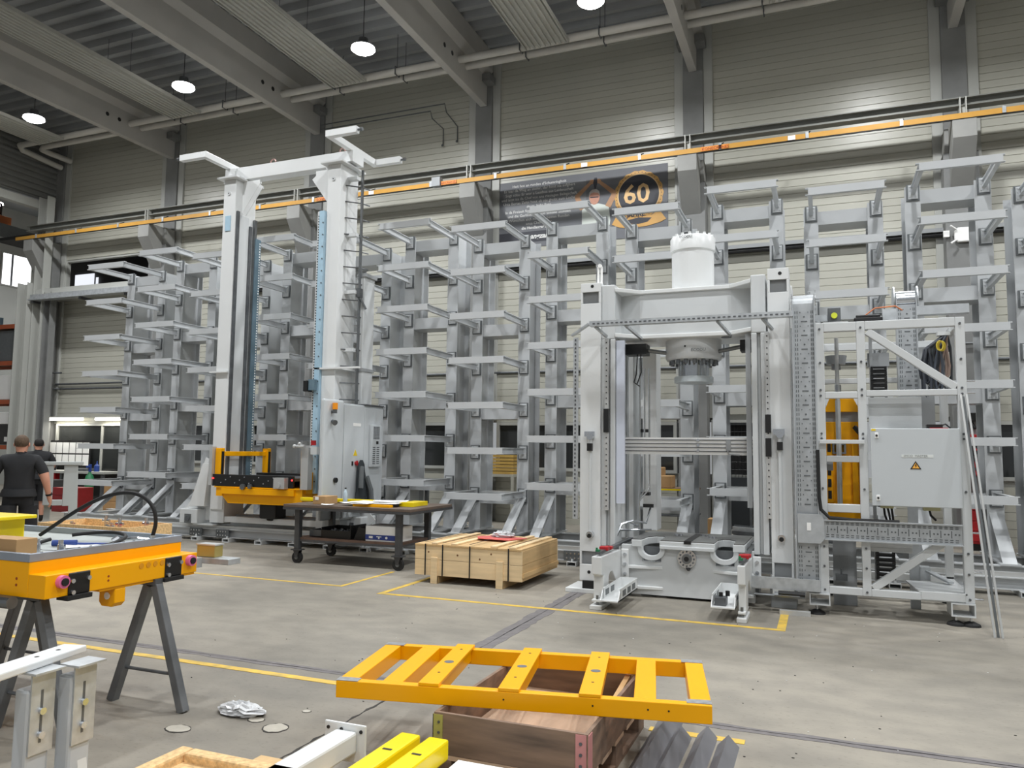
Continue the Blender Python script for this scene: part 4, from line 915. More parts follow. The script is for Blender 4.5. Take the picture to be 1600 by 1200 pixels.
# ================================================================ ROUTER FRAME BESIDE THE PRESS
t=thing('machine_gantry','white welded steel machine frame with diagonal struts beside the press','frame',(.65,8.9,0))
FY0,FY1=8.80,8.88
for x0,x1,z0 in ((-.05,.035,.22),(.35,.432,.22),(1.26,1.345,.22)): part('post', B(x0,x1,FY0,FY1,z0,3.045), 'offwhite', t, bev=.006)
def rail(x0,x1,z0,z1,y0=FY0,y1=FY1): part('rail', B(x0,x1,y0,y1,z0,z1), 'offwhite', t, bev=.006)
rail(.035,.35,2.95,3.045); rail(.432,1.26,2.955,3.045); rail(.035,.35,2.24,2.31); rail(.432,1.26,2.258,2.32); rail(.035,.35,1.575,1.64); rail(.035,.35,1.055,1.14); rail(.035,.35,.22,.295); rail(.432,1.26,.22,.295)
part('rail', B(-.03,.40,8.74,8.79,1.765,1.805), 'offwhite', t, bev=.004)
part('diagonal_strut', MB().bar((.455,8.84,2.94),(1.25,8.84,2.335),.075,.075,up=(0,1,0)), 'offwhite', t, bev=.005)
part('diagonal_strut', MB().bar((.45,8.84,.30),(1.09,8.84,.79),.075,.075,up=(0,1,0)), 'offwhite', t, bev=.005)
bx=part('box_foot', MB().frame('y',1.135,1.345,.09,.22,8.78,9.1,.012), 'offwhite', t); part('box_foot', MB().frame('y',-.16,.04,.10,.22,8.76,9.1,.012), 'offwhite', t)
for x,y in ((1.18,8.84),(1.31,8.84),(-.09,8.84),(1.3,10.1),(0,10.1)):
    lf=part('levelling_foot', MB().lathe([(.01,0),(.085,0),(.08,.02),(.03,.045),(.01,.045)],(x,y,0),16), 'rubber', t); part('foot_screw', MB().cyl((x,y,.04),(x,y,.11),.012,8), 'chrome', lf)
mb=MB()
for x in (-.008,.39,1.30):
    for z in (2.98,2.62,2.33,2.27,1.87,1.82,1.3,.7,.5,.26): mb.cyl((x,8.785,z),(x,8.80,z),.012,6)
part('frame_bolts', mb, 'darksteel', t, kind='stuff')
mb=MB()
for z in (2.4,2.28,.9,.52,.26): mb.cyl((1.345,8.84,z),(1.42,8.84,z),.01,6)
part('stud_ends', mb, 'chrome', t)
for x in (-.05,1.26): part('rear_post', B(x,x+.08,10.05,10.13,.1,2.98), 'offwhite', t, bev=.005)
part('side_rail', MB().box(1.27,1.335,8.88,10.05,2.95,3.01).box(1.27,1.335,8.88,10.05,.22,.28).box(-.04,.03,8.88,10.05,2.95,3.01).box(-.04,.03,8.88,10.05,.22,.28).box(-.05,1.34,10.05,10.13,2.9,2.98).box(-.05,1.34,10.05,10.13,2.5,2.56).box(-.05,1.34,10.05,10.13,.22,.30), 'offwhite', t, bev=.004)
part('rear_panel', MB().box(.40,.44,9.3,9.38,.3,2.9).box(.85,1.2,10.0,10.04,1.2,2.9), 'midgrey', t)
part('deck_plate', MB().prism([(.86,8.8),(1.28,8.8),(1.28,9.5),(.8,9.5)],'z',.295,.31).box(.88,1.26,8.785,8.8,.235,.31), 'offwhite', t)
part('hinge_clamp', MB().bar((1.0,9.6,.42),(1.22,9.35,.33),.07,.02).box(.95,1.05,9.55,9.7,.31,.45), 'galv', t)
part('small_clamp', MB().box(.1,.22,9.2,9.3,.30,.36).cyl((.16,9.25,.36),(.16,9.25,.42),.01,6), 'plate', t)
part('fin_panel', MB().box(.45,.86,9.28,9.32,.62,.80).box(.45,.86,9.27,9.28,.66,.665).box(.45,.86,9.27,9.28,.70,.705).box(.45,.86,9.27,9.28,.74,.745), 'alu', t)
# top drive
td=part('top_drive', B(.08,.21,9.0,9.12,3.07,3.24), 'darksteel', t, bev=.006); part('yellow_cap', MB().cyl((.145,8.97,3.15),(.145,9.0,3.15),.032,12), mat('lime_cap',(206,214,60),.4,0,0), td); part('drive_base', B(.03,.28,8.9,9.2,3.046,3.07), 'alu', td)
part('servo', MB().box(.34,.62,9.0,9.14,3.03,3.12).box(.36,.6,9.02,9.12,3.12,3.15), 'black', t, bev=.01); part('servo_pipe', MB().tube([(.42,9.05,3.12),(.55,9.05,3.22),(.75,9.1,3.24),(.82,9.15,3.2)],.008,6), mat('orange_cable',(206,120,70),.5), t)
part('servo_arm', MB().box(-.05,.10,9.02,9.06,3.10,3.17).box(.62,.75,9.02,9.1,3.06,3.2), 'galv', t)
part('lead_screw', MB().cyl((.165,9.3,2.25),(.165,9.3,2.95),.022,10).cyl((.165,9.3,1.1),(.165,9.3,2.25),.028,10), 'alu', t); part('screw_bearing', MB().cyl((.16,9.6,2.78),(.16,9.6,2.68),.12,18,.10).cyl((.16,9.6,2.68),(.16,9.6,2.62),.05,12), 'midgrey', t)
part('screw_coupling', MB().cyl((.17,9.29,2.32),(.17,9.29,2.42),.035,10), 'chrome', t)
# yellow lift unit behind
lu=thing('lift_unit','orange vertical lift slide with a screw drive inside the white frame','machine part',(.2,9.5,.3))
part('slide_plate', B(.0,.40,9.46,9.5,.9,2.02), 'orange', lu, bev=.006); part('top_hood', MB().prism([(.02,2.13),(.40,2.13),(.33,2.28),(.08,2.28)],'y',9.44,9.52), 'orange', lu, bev=.005)
sb=part('slotted_bar', B(.03,.10,9.40,9.46,1.12,1.82), 'orange', lu, bev=.006); mb=MB()
for k in range(5): mb.box(.047,.083,9.397,9.401,1.16+.13*k,1.25+.13*k)
part('bar_slots', mb, 'black', sb)
part('side_bar', B(.30,.36,9.40,9.46,1.1,1.85), 'orange', lu, bev=.004); part('nut_block', MB().frame('y',.10,.24,1.66,1.78,9.36,9.46,.02), 'steel', lu); part('hood_back', B(-.0,.42,9.52,9.55,2.02,2.14), 'midgrey', lu)
part('cable_plug', MB().bar((.33,9.36,1.96),(.42,9.3,1.84),.04,.04), 'black', lu); part('limit_box', B(.0,.10,9.05,9.12,1.48,1.58), 'midgrey', lu); part('support', B(.08,.32,9.46,9.5,.0,.9), 'midgrey', lu)
# ================================================================ ELECTRICAL CABINET ON THE FRAME
c=thing('electrical_cabinet','square light grey electrical cabinet with orange warning triangle on the white frame','cabinet',(.86,8.78,1.14))
part('body', B(.47,1.26,8.76,9.02,1.14,1.92), 'cab', c, bev=.006); part('door', B(.456,1.262,8.735,8.758,1.14,1.923), 'cab', c, bev=.006)
for z in (1.85,1.22):
    lk=part('lock', B(.495,.53,8.725,8.735,z-.028,z+.028), 'paper', c, bev=.004); part('lock_core', MB().cyl((.512,8.718,z),(.512,8.726,z),.011,10), 'black', lk)
part('label_strip', B(.735,1.02,8.733,8.735,1.632,1.662), mat('label_paper',(216,220,218),.6,0,0), c)
text_mesh('IMCO  MASTER',.032,mat('label_ink',(150,154,154),.6,0,0),c,(.755,8.7325,1.637),(PI/2,0,0),'label_lettering')
w=part('warning_sign', MB().prism([(.81,1.515),(.91,1.515),(.86,1.597)],'y',8.732,8.735), 'black', c); part('sign_field', MB().prism([(.827,1.523),(.893,1.523),(.86,1.58)],'y',8.7305,8.732), 'warn', w)
part('sign_bolt', MB().prism([(.862,1.57),(.85,1.548),(.859,1.550),(.855,1.530),(.872,1.553),(.862,1.552),(.87,1.57)],'y',8.729,8.7305), 'black', w)
part('corner_sticker', B(.465,.505,8.733,8.735,1.898,1.918), 'warnyel', c); part('mount_plate', B(.46,.96,9.02,9.04,1.92,2.26), 'offwhite', c)
part('gland_cables', MB().tube([(.6,8.9,1.14),(.62,8.9,1.05),(.63,8.95,.98)],.012,6).tube([(.57,8.9,1.14),(.58,8.92,1.04),(.6,8.95,.98)],.012,6).tube([(.64,8.9,1.14),(.65,8.92,1.06),(.66,8.95,.98)],.012,6).tube([(.98,8.9,1.14),(1.0,8.92,1.05),(1.05,8.98,1.0)],.012,6), 'rubber', c)
part('cable_glands', MB().box(.54,.66,8.86,8.94,1.11,1.14).box(.93,1.08,8.86,8.94,1.10,1.14), mat('gland_beige',(186,182,140),.6), c)
solo('hand_tool', MB().box(.98,1.12,8.8,8.9,1.925,1.965).tube([(1.1,8.85,1.95),(1.15,8.85,1.97),(1.2,8.9,1.93)],.008,6), 'black', 'black hand tool lying on top of the square cabinet', 'tool')
solo('red_folder', B(1.0,1.16,8.74,8.80,1.922,1.93), 'red', 'flat red folder on the top edge of the square cabinet', 'folder')
# ================================================================ CABLE TRAYS
def slots_v(x0,x1,y,z0,z1,par,n):
    mb=MB(); w=x1-x0; pit=(z1-z0)/n
    for k in range(n):
        z=z0+pit*(k+.5)
        for fx in (.10,.20,.86,.94): mb.box(x0+w*fx-.004,x0+w*fx+.004,y-.003,y+.001,z-pit*.3,z+pit*.3)
        if k%3==0: mb.box(x0+w*.38,x0+w*.68,y-.003,y+.001,z-.006,z+.006)
        elif k%3==1: mb.cyl((x0+w*.53,y-.003,z),(x0+w*.53,y+.001,z),.010,6)
        else: mb.box(x0+w*.32,x0+w*.36,y-.003,y+.001,z-.006,z+.006); mb.box(x0+w*.70,x0+w*.74,y-.003,y+.001,z-.006,z+.006)
    part('tray_slots', mb, 'plate', par, kind='stuff')
M['tray']=mat('zinc_tray',(184,188,191),.4,.35,.14,9)
t=thing('cable_tray','tall galvanised cable tray with rolled top between press and frame','cable tray',(-.16,8.85,.3))
x0,x1=-.27,-.06
part('tray_base', B(x0,x1,8.82,8.83,.30,3.27), 'tray', t); part('tray_side', B(x0-.012,x0,8.76,8.95,.30,3.32), 'tray', t); part('tray_side', B(x1,x1+.012,8.76,8.95,.30,3.36), 'tray', t)
slots_v(x0,x1,8.82,1.1,3.2,t,42); slots_v(x0,x1,8.82,.32,.7,t,8)
part('rolled_top', MB().prism([(8.82,3.27)]+[(9.0-.18*math.cos(PI*k/10),3.27+.12*math.sin(PI*k/10)) for k in range(11)]+[(9.18,3.27)],'x',x0,x1), 'tray', t, smooth=True)
part('top_cheek', MB().cyl((x0-.02,8.93,3.3),(x0-.01,8.93,3.3),.10,20).cyl((x1+.01,8.93,3.32),(x1+.02,8.93,3.32),.11,20), 'chrome', t, smooth=True)
part('elbow_plate', MB().prism([(-.262,1.03),(-.02,1.03),(.0,.97),(.0,.78),(-.04,.73),(-.262,.73)],'y',8.745,8.76), 'tray', t); part('elbow_label', B(-.17,-.13,8.742,8.745,.86,.94), 'paper', t)
part('cable_bend', MB().tube([(-.05,8.75,1.7),(-.045,8.75,1.2),(-.03,8.75,1.08),(.05,8.75,1.0),(.3,8.75,.985),(.7,8.75,.985)],.018,8), 'rubber', t, smooth=True)
t=thing('cable_tray','horizontal galvanised cable tray across the lower white frame','cable tray',(.6,8.76,.78))
part('tray_base', B(0,1.25,8.762,8.77,.78,.975), 'tray', t); part('tray_edge', MB().box(0,1.25,8.72,8.77,.772,.782).box(0,1.25,8.72,8.77,.970,.98), 'tray', t)
mb=MB()
for k in range(26):
    x=.03+.047*k
    for z in (.805,.825,.935,.95): mb.box(x-.014,x+.014,8.758,8.763,z-.004,z+.004)
    if k%2==0: mb.box(x-.004,x+.004,8.758,8.763,.845,.915)
    else: mb.cyl((x-.012,8.758,.88),(x-.012,8.763,.88),.009,6); mb.cyl((x+.02,8.758,.88),(x+.02,8.763,.88),.009,6)
part('tray_slots', mb, 'plate', t, kind='stuff')
t=thing('cable_tray','galvanised cable tray with a drum top, behind the diagonal strut','cable tray',(.88,9.6,.4))
x0,x1=.80,.99
part('tray_base', B(x0,x1,9.55,9.56,2.1,3.33), 'tray', t); part('tray_side', MB().box(x0-.01,x0,9.5,9.65,2.1,3.42).box(x1,x1+.01,9.5,9.65,2.1,3.42), 'tray', t); slots_v(x0,x1,9.55,2.1,3.3,t,24)
part('drum', MB().cyl((x0,9.65,3.40),(x1,9.65,3.40),.10,18), 'chrome', t, smooth=True); part('drum_flange', MB().cyl((x0-.03,9.65,3.40),(x0-.015,9.65,3.40),.155,24).cyl((x1+.015,9.65,3.40),(x1+.03,9.65,3.40),.15,24), 'galv', t, smooth=True)
part('stand_leg', B(.85,.95,9.56,9.6,.0,2.1), 'tray', t)
part('top_wireway', MB().box(1.0,1.5,9.5,9.52,3.20,3.30).box(1.0,1.5,9.52,9.62,3.20,3.21), 'tray', t)
t=thing('energy_chain','black cable drag chain hanging inside the white frame','cable chain',(.64,9.3,.35))
for k in range(9): part('chain_link', MB().frame('y',.51,.67,2.16+.052*k,2.16+.052*k+.046,9.35,9.45,.022,.016), 'black', t)
for k in range(11): part('chain_link', MB().frame('y',.51,.70,.32+.052*k,.32+.052*k+.046,9.35,9.45,.03,.012), 'black', t)
part('chain_bracket', MB().box(.50,.53,9.38,9.46,.3,3.0).box(.48,.70,9.42,9.46,2.63,2.78), 'midgrey', t)
# hanging cable bundle
t=thing('cable_bundle','thick hanging bundle of grey, yellow and brown cables in the frame corner','cable',(1.2,9.3,2.3))
cols=[(70,76,86),(92,98,106),(54,58,66),(150,130,120),(66,70,78),(60,64,70),(110,114,120),(214,214,208),(48,52,58),(84,90,100),(100,106,112),(126,92,74)]
for k,cc in enumerate(cols*2):
    x=1.02+.25*random.random(); y=9.15+.25*random.random(); w=random.uniform(.02,.07); zb=random.uniform(2.28,2.45)
    part('cable', MB().tube([(1.22,9.25,2.93),(x,y,2.78),(x-w,y,2.58),(x-w*.8,y,zb+.06),(x,y,zb),(x+w*.8,y,zb+.06),(x+w,y,2.6),(x+.02,y,2.80),(1.24,9.22,2.93)],.014,6), mat('cable_%d'%(k%12),cc,.5,0,0), t, smooth=True)
part('cable_hook', MB().box(1.15,1.27,9.2,9.3,2.92,2.96), 'offwhite', t)
for k in range(3): part('yellow_cable', MB().tube([(1.16+.012*k+.03*math.cos(a*PI/8),9.12+.02*k,2.80+.05*math.sin(a*PI/8)) for a in range(17)],.008,6), mat('yellow_cable_sheath',(220,196,70),.5,0,0), t, smooth=True)
# leaning profiles
for k,(xb,xt) in enumerate(((1.425,1.275),(1.488,1.325))):
    solo('mounting_channel', MB().bar((xb,8.38,0.0),(xt,8.73,2.26),.018,.018,up=(0,1,0)), 'alu', ('left' if k==0 else 'right')+' one of two slim bright steel channels leaning on the white frame', 'channel', 'leaning steel channels')
solo('steel_channel', MB().bar((1.457,8.40,0.0),(1.30,8.752,2.24),.022,.008,up=(0,1,0)), 'plate', 'dark slotted channel between the two bright leaning channels', 'channel')
# ================================================================ WOODEN CRATE
def crate():
    t=thing('wooden_crate','low pine shipping crate with black straps and red foil on top','crate',(-4.07,9.4,0))
    x0,x1,y0,y1=-4.79,-3.35,8.74,10.08; z0,zm,z1=.095,.28,.455
    for x in (x0+.05,-4.02,x1-.6): pass
    for za,zb in ((z0,.285),(.289,z1)):
        part('front_board', B(x0,x1,y0,y0+.025,za,zb), 'pine', t, bev=.003); part('back_board', B(x0,x1,y1-.025,y1,za,zb), 'pine', t)
        part('side_board', B(x1-.025,x1,y0+.025,y1-.025,za,zb), 'pinedark', t, bev=.003); part('side_board', B(x0,x0+.025,y0+.025,y1-.025,za,zb), 'pinedark', t)
    part('side_batten', MB().box(x1,x1+.02,y0+.02,y1-.02,.14,.19) , 'pinedark', t)
    n=9
    for k in range(n): part('lid_board', B(x0+(x1-x0)*k/n,x0+(x1-x0)*(k+1)/n-.004,y0-.01,y1,z1,z1+.022), 'pinedark', t, bev=.002)
    for x in (-4.52,-4.25,-3.72,-3.47): part('lid_batten', B(x-.04,x+.04,y0+.0,y1,z1+.022,z1+.044), 'pine', t, bev=.003)
    for x in (-4.51,-3.63):
        part('skid', B(x-.045,x+.045,y0-.02,y1,0,.094), 'pinedark', t); part('corner_post', B(x-.045,x+.045,y0-.03,y0,.0,.32), 'pine', t, bev=.003)
    for x in (-4.64,-4.40,-4.03,-3.52): part('strap', MB().box(x-.008,x+.008,y0-.013,y0-.0105,z0,z1+.025).box(x-.008,x+.008,y0-.013,y1,z1+.046,z1+.048), 'black', t)
    mb=MB()
    for x,z in ((-4.6,.38),(-4.2,.36),(-3.9,.33),(-3.75,.40),(-4.5,.17),(-3.6,.2)): mb.cyl((x,y0-.0015,z),(x,y0+.002,z),.012,8)
    part('knot', mb, mat('wood_knot',(120,84,54),.7,0,0), t)
crate()
solo('red_foil', MB().prism([(-4.2,9.35),(-3.75,9.3),(-3.62,9.62),(-4.1,9.75),(-4.3,9.55)],'z',.504,.512), 'redfoil', 'pale red foil sheet lying on the pine crate lid', 'foil')
def crumple(c,rx,ry,rz,seed,m,label,cat,name):
    rnd=random.Random(seed); mb=MB().sphere((0,0,0),1,18)
    mb.v=[(c[0]+v[0]*rx*rnd.uniform(.65,1.2), c[1]+v[1]*ry*rnd.uniform(.65,1.2), max(c[2],c[2]+rz*(v[2]*rnd.uniform(.6,1.3)+.55))) for v in mb.v]
    return solo(name, mb, m, label, cat)
crumple((-3.95,9.6,.513),.16,.1,.05,3,'plastic','crumpled clear film on the red foil of the crate','plastic film','plastic_film')
crumple((-3.39,4.0,.002),.16,.085,.045,5,'plastic','crumpled clear plastic bag lying on the floor','plastic bag','plastic_bag')
# ================================================================ WORK CART
def cart():
    t=thing('work_cart','dark steel workshop cart on castors with a loaded lower shelf','cart',(-6.25,9.95,0))
    x0,x1,y0,y1=-7.3,-5.2,9.33,10.6
    part('top_plate', B(x0,x1,y0,y1,.80,.84), mat('cart_top_wood',(98,84,74),.55,0,.25,5,.1), t, bev=.004); part('top_edge', MB().frame('z',x0-.005,x1+.005,y0-.005,y1+.005,.765,.80,.05), 'cartsteel', t)
    for x in (-7.09,-5.42):
        for y in (9.42,10.25):
            part('leg', B(x-.04,x+.04,y-.04,y+.04,.2,.765), 'cartsteel', t, bev=.004)
            cs=part('caster', MB().box(x-.08,x+.08,y-.06,y+.06,.185,.2).prism([(x-.05,.185),(x+.05,.185),(x+.02,.08),(x-.02,.08)],'y',y-.04,y-.034).prism([(x-.05,.185),(x+.05,.185),(x+.02,.08),(x-.02,.08)],'y',y+.034,y+.04), 'cartsteel', t)
            part('wheel', MB().cyl((x,y-.025,.08),(x,y+.025,.08),.08,20), 'rubber', cs, smooth=True); part('hub', MB().cyl((x,y-.032,.08),(x,y+.032,.08),.03,12), 'steel', cs)
    part('lower_shelf', B(-7.12,-5.39,9.41,10.28,.34,.37), mat('cart_shelf_rust',(92,70,58),.6,0,.3,6), t); part('shelf_edge', MB().frame('z',-7.12,-5.39,9.41,10.28,.31,.34,.04), 'cartsteel', t)
cart()
# things on the cart
solo('cardboard_box', MB().box(-6.95,-6.73,9.55,9.85,.84,.955), 'card', 'small closed cardboard box on the work cart', 'box', bev=.003)
solo('box_label', B(-6.91,-6.85,9.547,9.55,.90,.945), 'paper', 'white label on the small cardboard box', 'label')
t=thing('water_bottle','clear plastic water bottle standing on the work cart','bottle',(-6.66,9.95,.84))
part('bottle_body', MB().lathe([(.001,0),(.032,0),(.034,.02),(.034,.14),(.022,.18),(.013,.195),(.013,.21),(.001,.21)],(-6.66,9.95,.84),16), 'bottle', t, smooth=True); part('cap', MB().cyl((-6.66,9.95,1.05),(-6.66,9.95,1.07),.015,10), 'black', t)
solo('yellow_profile', MB().prism([(-7.5,9.98),(-7.42,9.94),(-6.2,9.98),(-6.2,10.06),(-7.44,10.06)],'z',.845,.90), 'yellow', 'long yellow beam section lying across the cart', 'beam part', bev=.01)
t=thing('drawing_sheets','large white drawing sheets spread over the cart top','drawings',(-5.9,9.7,.84))
mb=MB(); 
def sheet(cx,cy,w,h,a,z,seed):
    rnd=random.Random(seed); n=6; vs=[]; fs=[]
    for i in range(n+1):
        for j in range(n+1):
            u=(i/n-.5)*w; v=(j/n-.5)*h; vs.append((cx+u*math.cos(a)-v*math.sin(a), cy+u*math.sin(a)+v*math.cos(a), z+rnd.uniform(0,.006)+.02*abs(u/w)**2))
    for i in range(n):
        for j in range(n): fs.append((i*(n+1)+j,(i+1)*(n+1)+j,(i+1)*(n+1)+j+1,i*(n+1)+j+1))
    return MB().add(vs,fs)
part('sheet', sheet(-5.95,9.75,.75,.5,.1,.885,1), 'paper', t); part('sheet', sheet(-6.15,9.62,.55,.38,-.2,.879,2), 'paper', t); part('sheet', sheet(-5.85,9.9,.5,.4,.4,.896,3), 'paper', t)
solo('yellow_bracket', MB().box(-6.2,-5.6,9.45,9.55,.84,.875), 'orange', 'orange flat bar lying under the drawing sheets', 'bar', bev=.003)
solo('yellow_bracket', MB().box(-5.62,-5.40,9.75,10.2,.84,.90), 'yellow', 'bright yellow angle at the right end of the cart', 'bar', bev=.003)
solo('glove', sheet(-6.62,9.45,.18,.12,.5,.85,8), 'paper', 'crumpled white paper beside the cardboard box on the cart', 'paper')
# lower shelf goods
t=thing('storage_carton','white and blue carton on the lower cart shelf','box',(-5.72,9.65,.37))
part('carton', B(-5.98,-5.45,9.46,9.85,.37,.58), 'paper', t, bev=.004); part('blue_band', MB().box(-5.981,-5.449,9.457,9.461,.39,.46), mat('carton_blue',(52,70,140),.6,0,0), t)
part('logo_print', MB().box(-5.92,-5.86,9.453,9.457,.41,.44).prism([(-5.80,.44),(-5.72,.44),(-5.72,.43),(-5.75,.43),(-5.75,.405),(-5.77,.405),(-5.77,.43),(-5.80,.43)],'y',9.453,9.457).cyl((-5.64,9.453,.425),(-5.64,9.457,.425),.018,10), 'paper', t)
t=thing('parts_bin','open dark storage bin with fittings on the lower cart shelf','bin',(-6.5,9.7,.37))
part('bin', MB().box(-6.75,-6.25,9.5,9.9,.37,.38).box(-6.75,-6.74,9.5,9.9,.38,.52).box(-6.26,-6.25,9.5,9.9,.38,.56).box(-6.74,-6.26,9.89,9.9,.38,.52).box(-6.74,-6.26,9.5,9.51,.38,.48), 'black', t)
for k in range(8): part('fitting', MB().cyl((-6.7+.055*k,9.6+.03*(k%3),.39),(-6.66+.055*k,9.66,.47+.02*(k%2)),.03,8), 'darksteel', t)
solo('machine_bracket', MB().prism([(-6.2,.37),(-5.95,.37),(-6.0,.53),(-6.12,.55)],'y',9.5,9.8), 'black', 'black angled casting beside the dark bin on the cart shelf', 'casting')
solo('parts_bin', MB().frame('z',-6.99,-6.78,9.55,9.85,.37,.47,.01).box(-6.99,-6.78,9.55,9.85,.37,.38), 'darksteel', 'small grey bin at the left end of the cart shelf', 'bin')
# ================================================================ ORANGE FRAME ON PALLET COLLAR (foreground)
t=thing('pallet_collar_box','weathered brown pallet collar box on a pallet under the orange frame','box',(-1.43,4.18,0))
x0,x1,y0,y1,z0,z1=-1.835,-1.035,3.58,4.78,.145,.345
part('front_board', B(x0,x1,y0,y0+.02,z0,z1), 'brown', t, bev=.002); part('back_board', B(x0,x1,y1-.02,y1,z0,z1), 'brown', t)
part('side_board', B(x0,x0+.02,y0+.02,y1-.02,z0,z1), 'brown', t); part('side_board', B(x1-.02,x1,y0+.02,y1-.02,z0,z1), 'brown', t)
part('corner_hinge', MB().box(x0-.004,x0+.05,y0-.004,y0,.19,.335).box(x0-.004,x0,y0-.004,y0+.05,.19,.335), mat('yellow_hinge',(176,172,96),.5,.2), t)
part('corner_hinge', MB().box(x1-.06,x1-.008,y0-.004,y0,.16,.34).box(x1,x1+.004,y0+.0,y0+.06,.16,.34), mat('red_hinge',(204,140,138),.5,.2), t)
mb=MB()
for z in (.2,.25,.3): mb.cyl((x1-.035,y0-.008,z),(x1-.035,y0-.004,z),.008,8); mb.cyl((x0+.03,y0-.008,z),(x0+.03,y0-.004,z),.007,8)
part('hinge_rivets', mb, 'darksteel', t)
for k in range(5): part('pallet_board', B(x0,x1,y0+.255*k,y0+.255*k+.18,.122,.144), 'ply', t)
part('box_floor', MB().box(x0+.021,x1-.021,y0+.021,y1-.021,.146,.156), 'ply', t)
for x in (x0,-1.485,x1-.1): 
    for y in (y0,y0+.52,y1-.145): part('pallet_block', B(x,x+.1,y,y+.145,.022,.122), 'brown', t)
    part('pallet_runner', B(x,x+.1,y0,y1,0,.022), 'brown', t)
part('loose_lath', MB().bar((-1.12,3.75,.17),(-1.10,4.7,.33),.03,.02), 'pinedark', t)
a=math.radians(11.5); ca,sa=math.cos(a),math.sin(a)
t=thing('orange_frame','flat orange welded frame with cross slats lying on the brown box','frame',(-2.408,3.562,.346),rotz=a)
ORG[t.name]=(0,0,0)
L_,W_=1.926,.83; zt=.10
part('long_beam', B(0,L_,0,.055,0,.088), 'orange', t, bev=.004); part('long_beam', B(0,L_,W_-.055,W_,0,.088), 'orange', t, bev=.004)
part('end_beam', B(0,.10,.055,W_-.055,0,.088), 'orange', t, bev=.004); part('end_beam', B(L_-.10,L_,.055,W_-.055,0,.088), 'orange', t, bev=.004)
part('cross_beam', B(.24,.35,.055,W_-.055,0,.088), 'orange', t, bev=.004); part('cross_beam', B(1.55,1.66,.055,W_-.055,0,.088), 'orange', t, bev=.004)
for x in (.45,.87,1.28):
    s=part('slat', MB().box(x,x+.11,-.0,W_,.0885,.106), 'orange', t, bev=.003)
    part('slat_web', MB().box(x+.01,x+.10,.055,W_-.055,.02,.088), 'orange', s)
    part('slat_hole', MB().cyl((x+.055,W_/2,.1045),(x+.055,W_/2,.107),.028,16), 'plate', s); part('bolt_hole', MB().cyl((x+.055,.2,.1045),(x+.055,.2,.107),.008,8).cyl((x+.055,W_-.13,.1045),(x+.055,W_-.13,.107),.008,8), 'crack', s)
for x,y in ((.0,.0),(.0,W_-.06),(L_-.12,.02),(L_-.12,W_-.06)): part('corner_tape', B(x,x+.12,y,y+.06,.0885,.091), 'tape', t)
mb=MB()
for x in (.9,1.35,1.62,1.72): mb.cyl((x,-.002,.05),(x,.002,.05),.005,6)
part('screw_holes', mb, 'black', t)
# steel angles on the floor at right of the collar box
for k,(x,y) in enumerate(((-.80,4.72),(-.66,4.80),(-.53,4.72))):
    mb=MB(); mb.prism([(x-.06,.0),(x,.062),(x+.06,.0),(x+.054,.0),(x,.054),(x-.054,.0)],'y',3.3,y-.02*k); 
    solo('steel_angle', mb, mat('grey_primer',(116,116,120),.5,.1,.1,5), ['left','middle','right'][k]+' one of three grey primed steel angles on the floor beside the brown box', 'angle', 'grey steel angles')
solo('steel_angle', MB().prism([(-.98,.0),(-.9,.08),(-.83,.0),(-.84,.0),(-.9,.07),(-.97,.0)],'y',3.3,4.95), mat('grey_primer',(116,116,120)), 'longest grey steel angle, right against the brown box', 'angle', 'grey steel angles')
# bars resting in front
t=thing('floor_skid','low wooden skid carrying the yellow and white tubes','skid',(-2.0,2.9,0))
part('skid_beam', B(-2.5,-1.4,3.0,3.1,0,.20), 'pinedark', t); part('skid_beam', B(-2.5,-1.4,2.0,2.1,0,.20), 'pinedark', t)
for k,(x,l) in enumerate(((-1.915,'left one of two bright yellow square tubes in the foreground'),(-1.765,'right one of two bright yellow square tubes in the foreground'))):
    tt=thing('yellow_tube',l,'tube',(x+.05,2.6,.2),'yellow square tubes')
    part('tube', B(x,x+.105,1.6,3.40,.2,.295), 'yellow', tt, bev=.010); part('slot', B(x+.03,x+.075,3.17,3.185,.294,.297), 'crack', tt)
tt=thing('white_tube','white square tube with a drilled end flange in the foreground','tube',(-2.2,2.6,.2))
part('tube', B(-2.22,-2.1,1.6,3.30,.2,.30), 'white', tt, bev=.012); fg=part('end_flange', B(-2.29,-2.055,3.30,3.315,.15,.33), 'white', tt, bev=.008)
mb=MB()
for x in (-2.265,-2.19,-2.08): mb.cyl((x,3.296,.30),(x,3.302,.30),.009,8)
part('flange_holes', mb, 'black', fg)
solo('white_package', B(-1.62,-1.2,2.6,3.42,.0,.2), 'paper', 'flat white packaged panel in front of the brown box', 'panel')
# chipboard tray
t=thing('chipboard_tray','thick open chipboard tray at the bottom edge','tray',(-2.4,2.5,0))
part('tray_wall', MB().box(-2.73,-2.66,1.6,2.84,0,.3).box(-2.66,-2.0,2.77,2.84,0,.3), 'osb', t, bev=.012); part('tray_floor', B(-2.66,-2.24,1.6,2.77,.16,.26), 'osb', t)
